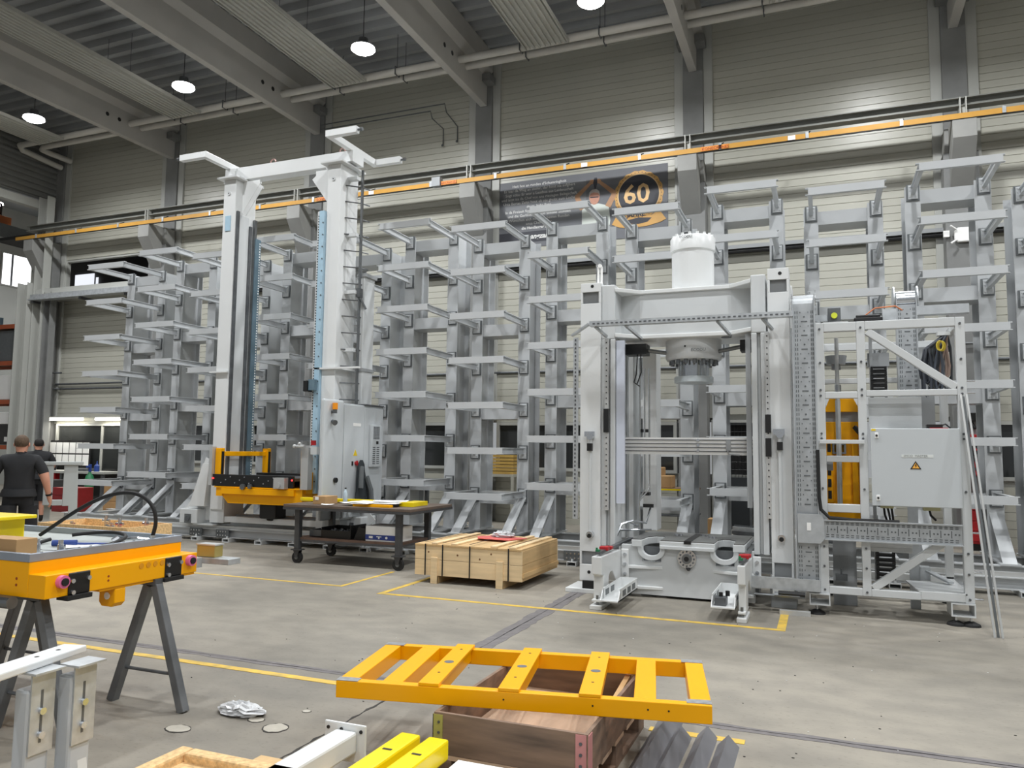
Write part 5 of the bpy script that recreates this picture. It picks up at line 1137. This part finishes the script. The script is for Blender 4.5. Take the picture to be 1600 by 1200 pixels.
# ================================================================ TRESTLES AND ORANGE MACHINE TABLE
def trestle(x,y,hw,zt,label,ln=1.15):
    t=thing('steel_trestle',label,'trestle',(x,y,0),'steel trestles')
    for s in (-1,1):
        part('leg', MB().bar((x+s*hw,y,0),(x+s*.03,y,zt-.02),.055,.055,up=(0,1,0)), 'trestle', t, bev=.004)
        part('leg', MB().bar((x-ln+s*hw,y,0),(x-ln+s*.03,y,zt-.02),.055,.055,up=(0,1,0)), 'trestle', t, bev=.004)
    part('tie_rod', MB().cyl((x-hw*.75,y,.22),(x+hw*.75,y,.22),.011,8), 'darksteel', t); part('tie_rod', MB().cyl((x-ln-hw*.75,y,.22),(x-ln+hw*.75,y,.22),.011,8), 'darksteel', t)
    part('top_bar', B(x-ln-.05,x+.05,y-.03,y+.03,zt-.02,zt+.02), 'darksteel', t)
trestle(-4.04,3.88,.30,.78,'grey steel trestle under the right end of the orange machine table')
trestle(-4.22,3.22,.30,.78,'grey steel trestle under the near end of the orange machine table')
t=thing('machine_table','orange machine table body with grey sheet tray top on trestles','machine',(-4.9,3.65,.8))
XB,XL=-4.136,-4.0; ya,yb=3.09,4.20
part('body', B(-5.9,XB,ya,yb,.80,.995), 'orange', t, bev=.004)
part('side_ledge', B(XB,XL,ya,4.21,.80,.93), 'orange', t, bev=.004); part('lower_flange', B(XB-.02,XL-.01,3.45,4.2,.785,.80), 'orange', t)
part('tray_rim', MB().box(-5.9,XB-.03,ya-.003,ya+.03,.995,1.04).box(XB-.03,XB+.003,ya-.003,yb+.003,.995,1.04).box(-5.9,XB-.03,yb-.03,yb+.003,.995,1.04), mat('zinc_rim',(150,158,170),.4,.35,.08,5), t, bev=.002)
part('tray_sheet', B(-5.9,XB-.03,ya+.03,yb-.03,.985,1.0), mat('tray_grey',(166,172,170),.5,0,.06,4), t)
mb=MB()
for k in range(14): mb.cyl((XB-.013,ya+.08+.08*k,1.04),(XB-.013,ya+.08+.08*k,1.045),.008,6)
part('rim_rivets', mb, 'chrome', t, kind='stuff')
for yc in (3.30,4.0):
    bk=part('guide_block', B(XL-.005,XL+.008,yc-.07,yc+.07,.80,.925), 'black', t, bev=.008); part('block_foot', B(XL-.06,XL+.03,yc-.09,yc+.07,.775,.80), 'rubber', bk)
    mb=MB()
    for dy,dz in ((-.05,.88),(.055,.885),(-.045,.815)): mb.cyl((XL+.007,yc+dy,dz),(XL+.02,yc+dy,dz),.013,10)
    part('block_bolts', mb, 'chrome', bk)
for yc in (3.185,4.14):
    r=part('pink_roller', MB().cyl((XL,yc,.885),(XL+.03,yc,.885),.036,20), 'pink', t, smooth=True); part('roller_core', MB().cyl((XL+.028,yc,.885),(XL+.04,yc,.885),.022,12), 'rubber', r)
mb=MB()
for k in range(4): mb.cyl((XL,3.74+.055*k,.90),(XL+.003,3.74+.055*k,.90),.018,14)
part('plug', mb, mat('dull_orange_plug',(222,150,20),.4), t)
part('screw_hole', MB().cyl((XL,3.5,.87),(XL+.002,3.5,.87),.007,8).cyl((XL,3.5,.845),(XL+.002,3.5,.845),.007,8).cyl((-4.23,ya-.002,.90),(-4.23,ya,.90),.008,8).cyl((-4.23,ya-.002,.865),(-4.23,ya,.865),.008,8), mat('rust_hole',(150,60,20),.6,0,0), t)
lg=part('lower_lug', MB().prism([(XL-.14,.785),(XL-.01,.785),(XL-.01,.70),(XL-.035,.675),(XL-.115,.675),(XL-.14,.70)],'y',3.56,3.64), 'orange', t, bev=.006); part('lug_hole', MB().cyl((XL-.07,3.555,.74),(XL-.07,3.561,.74),.022,12), 'paper', lg)
part('right_bar', B(-4.12,-3.79,4.28,4.40,.845,.885), 'galv', t, bev=.004); part('bar_bracket', B(-4.12,-4.02,4.2,4.28,.82,.885), 'galv', t); part('axle', MB().cyl((-4.42,3.05,.775),(-4.2,3.05,.775),.035,12), 'steel', t)
bb=thing('junction_case','small yellowish sensor box on the galvanised bar','box',(-4.0,4.34,.886)); part('case', B(-4.10,-3.94,4.31,4.39,.886,.965), mat('brass_case',(178,160,96),.4,.4), bb, bev=.004); part('lid', B(-4.105,-3.935,4.305,4.395,.965,.975), 'alu', bb)
# things in the tray
solo('cardboard_box', MB().box(-4.62,-4.32,3.14,3.27,1.001,1.105), 'card', 'open cardboard box on the near edge of the orange machine table', 'box', bev=.003)
t=thing('tool_case','yellow plastic tool case on the orange machine table','case',(-5.45,3.7,1.0)); part('case_body', B(-5.7,-5.22,3.55,3.85,1.001,1.14), 'yellow', t, bev=.01); part('case_lid', B(-5.72,-5.13,3.53,3.87,1.14,1.165), 'yellow', t, bev=.006); part('latch', B(-5.40,-5.36,3.54,3.55,1.03,1.12), 'paper', t)
for k,(x,y) in enumerate(((-4.40,3.33),(-4.24,3.36))):
    t=thing('spigot',('left' if k==0 else 'right')+' short steel spigot standing on the machine table tray','spigot',(x,y,1.0),'steel spigots'); part('pin', MB().lathe([(.001,0),(.018,0),(.018,.06),(.014,.062),(.014,.085),(.001,.085)],(x,y,1.001),14), 'chrome', t, smooth=True)
solo('screwdriver', MB().cyl((-4.62,3.6,1.022),(-4.50,3.68,1.022),.02,10).cyl((-4.50,3.68,1.018),(-4.36,3.80,1.012),.007,8), 'bluep', 'blue handled screwdriver in the tray of the machine table', 'screwdriver')
solo('paper_sheet', sheet(-4.35,3.75,.42,.2,.9,1.006,4), 'paper', 'crumpled white paper in the tray of the machine table', 'paper')
solo('spanner', MB().tube([(-4.45,3.95,1.02),(-4.32,4.0,1.03),(-4.25,4.05,1.02)],.012,8).cyl((-4.47,3.93,1.006),(-4.45,3.96,1.03),.022,8), 'chrome', 'bright spanner at the far side of the machine table tray', 'spanner')
pts=[]
def bez(ctrl,n=40):
    out=[]
    for i in range(n+1):
        tt=i/n; P=[Vector(c) for c in ctrl]
        while len(P)>1: P=[P[j]*(1-tt)+P[j+1]*tt for j in range(len(P)-1)]
        out.append(tuple(P[0]))
    return out
h1=bez([(-5.13,3.9,1.02),(-4.75,3.9,1.22),(-4.35,3.92,1.52),(-4.02,3.95,1.32),(-4.17,3.98,1.06)])
h1=[(x,y,max(z,1.02)) for x,y,z in h1]
t=thing('hydraulic_hose','thick black hydraulic hose looping over the machine table','hose',(-4.5,3.8,1.0))
part('hose', MB().tube(h1,.013,10), 'rubber', t, smooth=True)
part('hose_loop', MB().tube([(-4.42+.22*math.cos(k*PI/12)*1.25-.1,3.72+.26*math.sin(k*PI/12),1.025+.035*math.sin(k*PI/12)) for k in range(-12,11)],.012,10), 'rubber', t, smooth=True)
part('hose_fitting', MB().cyl(h1[-1],(h1[-1][0],h1[-1][1],1.0),.02,10), 'chrome', t)
# ================================================================ GREY STANDS LOWER LEFT
t=thing('adjustable_stand','grey square-tube stand with galvanised slotted brackets and a white top bar','stand',(-2.8,2.3,0))
for x0,x1,y0,y1,zt in ((-2.935,-2.855,2.165,2.265,.705),(-2.885,-2.805,2.31,2.41,.73)):
    part('post', B(x0,x1,y0,y1,0,zt), mat('stand_grey',(186,192,198),.4,0,.04,3), t, bev=.012)
    b_=part('slotted_bracket', MB().box(x1+.001,x1+.009,y0+.005,y1+.005,.46,.768).box(x1-.06,x1+.045,y0-.01,y1+.02,.768,.776), 'galv', t); mb=MB()
    yc=(y0+y1)/2
    for z in (.53,.62): mb.cyl((x1+.009,yc,z),(x1+.022,yc,z),.014,10)
    part('bracket_bolts', mb, 'chrome', b_); part('bracket_slot', MB().box(x1+.009,x1+.0105,yc-.005,yc+.005,.50,.70), 'darksteel', b_)
part('top_bar', MB().prism([(-2.865,1.57),(-2.755,1.6),(-2.921,2.468),(-3.027,2.443)],'z',.777,.807), 'white', t, bev=.006)
part('bar_hole', MB().cyl((-2.955,2.36,.804),(-2.955,2.36,.807),.01,8).cyl((-2.935,2.25,.804),(-2.935,2.25,.807),.01,8), 'plate', t)
part('foot_gusset', MB().prism([(-2.74,.42),(-2.66,.0),(-2.74,.0)],'y',2.3,2.34), 'offwhite', t)
# ================================================================ BACKGROUND CLUTTER, LEFT
t=thing('pallet_rack','orange-beamed pallet rack in the neighbouring hall at the left edge','pallet rack',(-24.6,17.2,0))
for x in (-26.2,-23.9): part('upright', MB().box(x-.06,x+.06,17.0,17.1,0,6).box(x-.06,x+.06,17.9,18.0,0,6), 'steelblue', t)
for z in (1.5,2.95,4.2,5.4): part('load_beam', MB().box(-26.2,-23.9,17.0,17.06,z,z+.14).box(-26.2,-23.9,17.94,18.0,z,z+.14), mat('rack_orange',(170,84,50),.5), t); part('shelf_deck', B(-26.2,-23.9,17.06,17.94,z+.1,z+.14), 'brown', t)
for x0,x1,z0,z1,m,l in ((-25.9,-24.1,4.35,5.35,'jacketgrey','dark grey mesh boxes on the upper pallet rack shelf'),(-25.8,-24.2,3.1,3.9,'paper','white wrapped load on the middle pallet rack shelf'),(-25.9,-24.1,1.65,2.3,'darkroom','dark crates on the lower pallet rack shelf'),(-25.8,-24.2,2.31,2.7,'paper','white cartons on the dark crates of the pallet rack')):
    solo('rack_load', B(x0,x1,17.1,17.9,z0,z1), m, l, 'load', bev=.02)
for k in range(2): solo('rack_label', B(-25.0+.6*k,-24.75+.6*k,17.085,17.099,1.75,1.9), 'paper', ('left' if k==0 else 'right')+' white label plate on the dark crates', 'label')
# workbench with notice board
t=thing('workbench','cluttered dark workbench under the tube lights at far left','workbench',(-20.3,16.2,0))
part('bench_top', B(-22.0,-18.6,15.9,16.8,.86,.92), 'trim', t)
for x in (-21.9,-20.3,-18.7): part('leg', B(x-.04,x+.04,15.95,16.03,0,.86), 'darksteel', t)
part('drawer_block', MB().box(-21.4,-20.6,16.0,16.7,.1,.86), 'red', t); part('back_panel', B(-22.0,-18.6,16.55,16.6,.1,.86), 'darkroom', t)
t=thing('notice_board','dark notice board covered with white papers at the far left wall','board',(-21.2,16.7,1.0)); part('board', B(-22.0,-20.3,16.88,16.9,1.02,1.8), 'black', t)
rr=random.Random(2)
for k in range(6):
    for j in range(2):
        x=-22.0+.28*k; z=1.42-.36*j; part('paper', B(x,x+.24,16.86,16.875,z,z+.32), 'paper', t)
for k,x in enumerate((-22.0,-20.0)):
    tt=thing('tube_light',('left' if k==0 else 'right')+' lit fluorescent tube above the far left window','tube light',(x+.7,16.75,2.4),'tube lights'); part('tube', MB().cyl((x,16.75,2.44),(x+(1.45 if k==0 else .95),16.75,2.44),.045,12), 'tubeon', tt, smooth=True); part('batten', B(x-.05,x+(1.5 if k==0 else 1.0),16.72,16.95,2.49,2.53), 'trim', tt)
    ld=bpy.data.lights.new('tube_glow','AREA'); ld.shape='RECTANGLE'; ld.size=1.3; ld.size_y=.08; ld.energy=18; ld.color=(1,.96,.86); lo=bpy.data.objects.new('tube_glow',ld); COL.objects.link(lo); lo.parent=tt; lo.location=(0,0,-.03)
def gascyl(x,y,m1,m2,l):
    t=thing('gas_cylinder',l,'gas cylinder',(x,y,0)); part('body', MB().lathe([(.001,0),(.11,0),(.115,.02),(.115,.75),(.001,.75)],(x,y,0),16), m1, t, smooth=True); part('shoulder', MB().lathe([(.115,.75),(.09,.84),(.04,.9),(.03,.95),(.001,.95)],(x,y,0),16), m1, t, smooth=True); part('valve', MB().cyl((x,y,.95),(x,y,1.15),.04,8).cyl((x,y,1.08),(x,y-.1,1.08),.035,8), m2, t)
gascyl(-18.5,15.4,'green','bluep','green gas cylinder with a blue valve in front of the far left workbench')
for k,(x,y,w,h,m,l) in enumerate(((-17.6,14.2,.7,.6,mat('chest_red',(130,30,34),.45),'red tool chest behind the leftmost rack foot'),(-16.6,14.8,.6,.7,'card','cardboard carton stack behind the leftmost rack'),(-18.9,14.5,.8,.75,'darkroom','dark machine housing behind the grey stand'),(-15.6,15.6,.8,.6,'brown','brown wooden box beside the leftmost rack'))):
    t=thing('tool_chest' if k==0 else 'storage_box',l,'chest' if k==0 else 'box',(x,y,0)); part('body', B(x-w/2,x+w/2,y-.3,y+.3,0,h), m, t, bev=.01)
    for j in range(3): part('front_strip', B(x-w/2+.03,x+w/2-.03,y-.31,y-.3,h*(.08+.31*j),h*(.08+.31*j)+h*.26), m, t, bev=.004)
solo('bench_grinder', MB().cyl((-21.2,16.2,1.04),(-20.9,16.2,1.04),.1,14).box(-21.15,-20.95,16.1,16.3,.92,1.0), 'black', 'black bench grinder on the far left workbench', 'grinder')
solo('parts_tray', MB().box(-20.2,-19.5,16.1,16.4,.92,1.0), 'darksteel', 'grey metal parts tray on the far left workbench', 'tray')
solo('oil_can', MB().lathe([(.001,0),(.07,0),(.07,.16),(.02,.22),(.012,.3),(.001,.3)],(-19.2,16.2,.92),14), 'bluep', 'blue oil can at the right end of the far left workbench', 'can')
# grey machine stand (behind worker)
t=thing('machine_stand','tall grey welded machine stand near the two workers','stand',(-10.47,8.25,0),rotz=math.radians(51.7)); ORG[t.name]=(0,0,0)
GM=mat('stand_paint_grey',(178,184,184),.4,0,.04,3)
part('top_plate', B(-.26,.27,-.09,.09,1.36,1.41), GM, t, bev=.006)
part('front_leg', B(-.23,-.11,-.07,.07,.78,1.36), GM, t, bev=.006)
part('slanted_leg', MB().prism([(.02,1.36),(.20,1.36),(.24,.0),(.12,.0),(.10,.76),(.02,.76)],'y',-.06,.06), GM, t, bev=.006)
part('lower_rail', B(-.11,.02,-.06,.06,.77,.85), GM, t, bev=.006)
part('back_leg', B(-.21,-.13,.071,.12,0,1.36), GM, t)
t=thing('parts_crate','open chipboard crate of fittings behind the machine table','crate',(-8.6,7.45,0))
part('crate_wall', MB().frame('z',-9.4,-7.85,7.1,7.8,.12,.66,.03), 'osb', t); part('crate_floor', B(-9.37,-7.88,7.13,7.77,.12,.50), 'osb', t); part('crate_skid', MB().box(-9.3,-9.2,7.1,7.8,0,.12).box(-8.1,-8.0,7.1,7.8,0,.12), 'pinedark', t)
rr=random.Random(4)
for k in range(9):
    x=-9.25+.15*k; y=7.2+.45*rr.random(); h=.12+.14*rr.random()
    solo('pipe_fitting', MB().cyl((x,y,.505),(x,y,.505+h),.022,8).cyl((x-.06,y,.505+h*.7),(x+.06,y,.505+h*.7),.018,8), 'chrome', 'bright steel pipe fitting standing in the chipboard crate', 'fitting', 'fittings in the chipboard crate')
solo('red_pouch', MB().box(-8.55,-8.2,7.2,7.45,.505,.60), 'red', 'red packet in the chipboard crate', 'packet', bev=.01)
solo('pink_pouch', MB().box(-8.18,-7.95,7.2,7.4,.505,.58), 'pink', 'pink packet in the chipboard crate', 'packet', bev=.01)
# ================================================================ BACKGROUND CLUTTER, MIDDLE AND RIGHT
t=thing('plank_stack','stack of thin yellow planks seen through the rack window','plank stack',(-7.0,16.6,0))
for k in range(8): part('plank', B(-7.28+.02*(k%2),-6.5,16.35,16.75,1.12+.075*k,1.18+.075*k), mat('yellow_plank',(196,160,84),.6,0,.15,4), t)
part('stand', MB().box(-7.25,-6.5,16.35,16.75,1.06,1.12).box(-7.25,-7.19,16.35,16.41,0,1.06).box(-6.56,-6.5,16.35,16.41,0,1.06).box(-7.25,-7.19,16.69,16.75,0,1.06).box(-6.56,-6.5,16.69,16.75,0,1.06), 'wall', t)
t=thing('side_table','metal side table with boxes behind the press opening','table',(-3.2,15.6,0))
part('table_top', B(-4.0,-2.3,15.2,16.0,.92,.96), 'brown', t); part('yellow_edge', B(-4.0,-2.3,15.19,15.2,.92,.95), 'yellow', t); part('lower_shelf', B(-4.0,-2.3,15.2,16.0,.42,.45), 'darksteel', t)
for x in (-3.95,-2.35):
    for y in (15.25,15.95): part('leg', B(x-.03,x+.03,y-.03,y+.03,0,.92), 'darksteel', t)
for k,(x0,x1,y0,z0,z1,m,l) in enumerate(((-3.75,-3.15,15.3,.96,1.12,'darksteel','flat dark parts tray on the side table'),(-3.7,-2.95,15.35,1.13,1.36,'card','long open carton on the parts tray of the side table'),(-3.1,-2.75,15.3,.96,1.2,'card','small torn carton on the side table'),(-3.8,-3.3,15.4,.45,.62,'plastic','pale plastic sack on the lower shelf of the side table'),(-3.1,-2.6,15.4,.45,.58,'paper','white sack on the lower shelf of the side table'))):
    solo('storage_box', B(x0,x1,y0,y0+.4,z0,z1), m, l, 'box', bev=.015)
solo('cardboard_box', B(-1.98,-1.68,14.6,14.9,0,.46), 'card', 'tall open cardboard box on the floor behind the press bed', 'box', bev=.01)
t=thing('profile_bundle','bundle of dark aluminium profiles on the floor behind the press','profiles',(-.9,15.2,0))
for k in range(6): part('profile', MB().bar((-1.6,15.0+.1*k,.12+.07*(k%3)),(.3,14.9+.1*k,.05+.07*(k%3)),.06,.06), 'darksteel' if k%2 else 'galv', t)
part('bearer', MB().box(-1.5,-1.4,14.9,15.6,0,.09), 'brown', t); part('bearer', MB().box(.1,.2,14.8,15.5,0,.03), 'brown', t)
t=thing('wifi_router','white wall router with four short antennas','router',(2.57,16.4,5.8))
part('router_body', MB().prism([(2.40,5.74),(2.46,5.68),(2.68,5.68),(2.74,5.74),(2.74,5.90),(2.68,5.96),(2.46,5.96),(2.40,5.90)],'y',16.42,16.49), 'paper', t, bev=.02)
for sx,sz in ((-1,1),(1,1),(-1,-1),(1,-1)): part('antenna', MB().cyl((2.57+sx*.14,16.4,5.82+sz*.1),(2.57+sx*.24,16.36,5.82+sz*.17),.018,8), 'paper', t)
solo('socket_box', B(2.22,2.32,16.44,16.5,5.80,5.92), 'paper', 'small white socket box left of the router', 'socket')
t=thing('column_pipe','pale vertical conduit on the column below the router','pipe',(2.8,16.45,1)); part('pipe_run', MB().cyl((2.80,16.45,1.0),(2.80,16.45,6.2),.025,8), 'trim', t); part('pipe_clamp', MB().cyl((2.45,16.44,3.75),(2.95,16.44,3.75),.025,8), 'steel', t)
t=thing('tool_trolley','red tool trolley on the floor behind the leaning channels','trolley',(2.6,16.0,0)); part('body', B(2.35,2.85,15.8,16.3,.12,.92), 'red', t, bev=.01)
for k in range(4): part('drawer', B(2.38,2.82,15.785,15.8,.17+.18*k,.33+.18*k), 'red', t, bev=.004)
part('base', B(2.37,2.83,15.82,16.28,0,.12), 'black', t)
t=thing('hanging_tools','red and black power tools hanging on the column','tools',(2.55,16.3,1.5))
part('tool_board', B(2.35,2.85,16.45,16.5,1.3,2.6), 'midgrey', t)
for k,(z,m) in enumerate(((2.35,'black'),(1.95,'red'),(1.75,'black'),(1.5,'red'))): part('tool', MB().box(2.45,2.7,16.3,16.45,z-.06,z+.1).bar((2.5,16.38,z),(2.6,16.3,z-.2),.06,.05), m, t, bev=.01)
part('hose', MB().tube([(2.7,16.3,2.4),(2.8,16.25,2.0),(2.85,16.3,1.4),(2.9,16.3,1.1)],.02,6), 'rubber', t)
t=thing('work_shelf','black shelf with white bottles at the right edge','shelf',(3.6,15.5,0))
part('shelf_board', MB().box(3.1,4.4,15.2,15.7,1.0,1.04).box(3.1,4.4,15.2,15.7,.3,.34).box(3.1,4.4,15.2,15.7,.66,.69), 'darkroom', t)
for x in (3.13,4.37): part('shelf_post', B(x-.03,x+.03,15.2,15.7,0,1.04), 'darkroom', t)
for k in range(5):
    x=3.2+.16*k; tt=thing('spray_bottle','black and white spray bottle on the shelf at the right edge','bottle',(x,15.35,1.04),'spray bottles at the right edge'); part('can', MB().lathe([(.001,0),(.05,0),(.05,.22),(.02,.28),(.02,.33),(.001,.33)],(x,15.35,1.04),12), 'black' if k%2 else 'jacketgrey', tt, smooth=True); part('label', MB().lathe([(.051,.06),(.051,.16)],(x,15.35,1.04),12), 'paper', tt)
solo('cardboard_box', B(-9.75,-9.35,15.4,15.7,0.9,1.12), 'card', 'small carton on the bench seen between cabinet and rack', 'box')
t=thing('rear_bench','grey bench with a blue machine behind the racks','workbench',(-9.3,15.6,0)); part('bench_top', B(-10.2,-8.4,15.2,16.1,.85,.9), 'darksteel', t)
for x in (-10.1,-8.5):
    for y in (15.3,16.0): part('leg', B(x-.04,x+.04,y-.04,y+.04,0,.85), 'darksteel', t)
part('blue_machine', B(-9.7,-9.0,15.4,16.0,.2,.8), 'bluep', t, bev=.02)
# ================================================================ PEOPLE
def person(name,label,loc,rotz,hair,sc=1.0,pose=0,watch=False):
    J={'pel':(0,0,.94,.170),'waist':(0,.01,1.10,.172),'chest':(0,.0,1.30,.182),'upch':(0,-.01,1.42,.145),'neck':(0,0,1.52,.062),'head0':(0,.02,1.58,.078),'head1':(0,.025,1.66,.098),'head2':(0,.015,1.72,.085)}
    E=[('pel','waist'),('waist','chest'),('chest','upch'),('upch','neck'),('neck','head0'),('head0','head1'),('head1','head2')]
    for s,n in ((-1,'l'),(1,'r')):
        el=(s*.335,-.03,1.15) if pose==0 else (s*.28,.10,1.16)
        wr=(s*.37,.05,.92) if pose==0 else (s*.20,.34,1.14)
        J['sh'+n]=(s*.20,-.005,1.435,.086); J['up'+n]=(s*.285,-.015,1.31,.080); J['el'+n]=el+(.058,); J['wr'+n]=wr+(.032,)
        d=Vector(wr)-Vector(el); d.normalize(); p=Vector(wr)+d*.07
        J['pm'+n]=(p.x,p.y,p.z,.036)
        E+= [('upch','sh'+n),('sh'+n,'up'+n),('up'+n,'el'+n),('el'+n,'wr'+n),('wr'+n,'pm'+n)]
        side=Vector((0,1,0)) if pose==0 else Vector((0,0,1))
        for k in range(4):
            o=side*(.024-.016*k); a1=p+d*.035+o; a2=p+d*(.07+.012*(1 if k in(1,2) else 0))+o+Vector((-s*.012,0,0)); a3=a2+d*.018+Vector((-s*.02,0,0))
            J['f%d0'%k+n]=tuple(a1)+(.0095,); J['f%d1'%k+n]=tuple(a2)+(.0085,); J['f%d2'%k+n]=tuple(a3)+(.0075,)
            E+=[('pm'+n,'f%d0'%k+n),('f%d0'%k+n,'f%d1'%k+n),('f%d1'%k+n,'f%d2'%k+n)]
        tb=p+side*.035+d*.01; J['t0'+n]=tuple(tb)+(.012,); J['t1'+n]=tuple(tb+side*.015+d*.035)+(.009,)
        E+=[('pm'+n,'t0'+n),('t0'+n,'t1'+n)]
        fy=.10*s if pose==0 else .02*s
        J['hip'+n]=(s*.105,0,.86,.105); J['th'+n]=(s*.115,fy*.5,.66,.088); J['kn'+n]=(s*.115,fy,.49,.060); J['ca'+n]=(s*.118,fy*.8-.025,.36,.060); J['an'+n]=(s*.12,fy*.5-.02,.09,.040); J['ft'+n]=(s*.13,fy*.5+.14,.045,.042)
        E+=[('pel','hip'+n),('hip'+n,'th'+n),('th'+n,'kn'+n),('kn'+n,'ca'+n),('ca'+n,'an'+n),('an'+n,'ft'+n)]
    keys=list(J); idx={k:i for i,k in enumerate(keys)}
    me=bpy.data.meshes.new('skeleton'); me.from_pydata([J[k][:3] for k in keys],[(idx[a],idx[b]) for a,b in E],[])
    o=bpy.data.objects.new('skeleton',me); COL.objects.link(o)
    sk=o.modifiers.new('skin','SKIN'); sk.use_smooth_shade=True
    lay=me.skin_vertices[0].data if len(me.skin_vertices) else None
    if lay is None:
        bm=bmesh.new(); bm.from_mesh(me); bm.verts.layers.skin.verify(); bm.to_mesh(me); bm.free(); lay=me.skin_vertices[0].data
    for k in keys:
        r=J[k][3]; wide=1.0
        if k in('pel','waist','chest'): lay[idx[k]].radius=(r*1.15,r*.80)
        elif k=='upch': lay[idx[k]].radius=(r*1.15,r*.8)
        else: lay[idx[k]].radius=(r,r)
        lay[idx[k]].use_root=(k=='pel')
    ss=o.modifiers.new('sub','SUBSURF'); ss.levels=2; ss.render_levels=2
    bpy.context.view_layer.update(); dg=bpy.context.evaluated_depsgraph_get()
    m2=bpy.data.meshes.new_from_object(o.evaluated_get(dg)); bpy.data.objects.remove(o)
    m2.materials.clear()
    for m in ('skin','shirt','shorts','shoe'): m2.materials.append(M[m])
    segs=[(Vector(J[a][:3]),Vector(J[b][:3]),a,b) for a,b in E]
    for pgn in m2.polygons:
        c=pgn.center; best=min(segs,key=lambda q:(c-(q[0]+(q[1]-q[0])*max(0,min(1,(c-q[0]).dot(q[1]-q[0])/max(1e-6,(q[1]-q[0]).length_squared)))) ).length-.5*(J[q[2]][3]+J[q[3]][3])*(1.1 if q[3] in('waist','chest','upch') else 1.0))
        a,b=best[2],best[3]; k=0
        if b in('waist','chest','upch') or b[:2] in('sh','up') or (b[:2]=='el' and a[:2]=='up' and (c-best[0]).length<.09) or (b=='neck' and c.z<1.50): k=1
        if b in('waist',) and c.z<.98: k=2
        if b[:3]=='hip' or b[:2]=='th' or (b[:2]=='kn' and c.z>.52): k=2
        if b[:2]=='ft' or (b[:2]=='an' and c.z<.16): k=3
        pgn.material_index=k; pgn.use_smooth=True
    t=thing(name,label,'person',loc,rotz=rotz); ORG[t.name]=(0,0,0)
    body=bpy.data.objects.new('body',m2); COL.objects.link(body); body.parent=t; ORG[body.name]=(0,0,0)
    def hem():
        m=MB().lathe([(.205,.925),(.214,.93),(.21,.97),(.19,1.03)],(0,0,0),24); m.v=[(x*1.06,y*.84,z) for x,y,z in m.v]; return m
    # hair cap, ears, face
    hm=MB().sphere((0,-.004,1.695),.108,12,(.86,.98,.92)); hm.v=[v for v in hm.v]
    hp=MB(); hp.v=hm.v; hp.f=[f for f in hm.f if sum(hm.v[i][2] for i in f)/len(f)>(1.635 if sum(hm.v[i][1] for i in f)/len(f)<.03 else 1.735)]
    part('hair', hp, hair, t, smooth=True)
    part('ears', MB().sphere((-.093,.01,1.655),.026,6,(.45,.8,1.2)).sphere((.093,.01,1.655),.026,6,(.45,.8,1.2)), 'skin', t, smooth=True)
    part('nose', MB().sphere((0,.118,1.645),.018,6,(.8,1.1,1.3)), 'skin', t, smooth=True); part('eyes', MB().sphere((-.033,.098,1.665),.011,6).sphere((.033,.098,1.665),.011,6), 'black', t, smooth=True); part('mouth', MB().box(-.022,.022,.100,.108,1.605,1.612), 'redfoil', t)
    part('shirt_hem', hem(), 'shirt', t, smooth=True)
    for s in (-1,1): part('shorts_leg', MB().cyl((s*.115,.05*s if pose==0 else .01*s,.80),(s*.117,.09*s if pose==0 else .02*s,.47),.118,16,.122), 'shorts', t, smooth=True)
    if watch: part('wristwatch', MB().cyl((.366,.04,.965),(.370,.05,.94),.044,14), 'black', t, smooth=True)
    t.scale=(sc,sc,sc)
    return t
p1=person('person','worker in black t-shirt and shorts walking away, nearer of the two',(-10.55,7.65,0),math.radians(40),'hair',1.0,0,True)
p2=person('person','worker in black t-shirt behind the grey stand, farther of the two',(-15.6,11.7,0),math.radians(60),'hairdark',1.0,1)
for k,(x,y) in enumerate(((-.35,6.1),(.6,6.6),(1.2,5.7),(-4.1,6.3),(-2.3,8.9),(-1.3,8.6),(-3.1,4.6))):
    pass
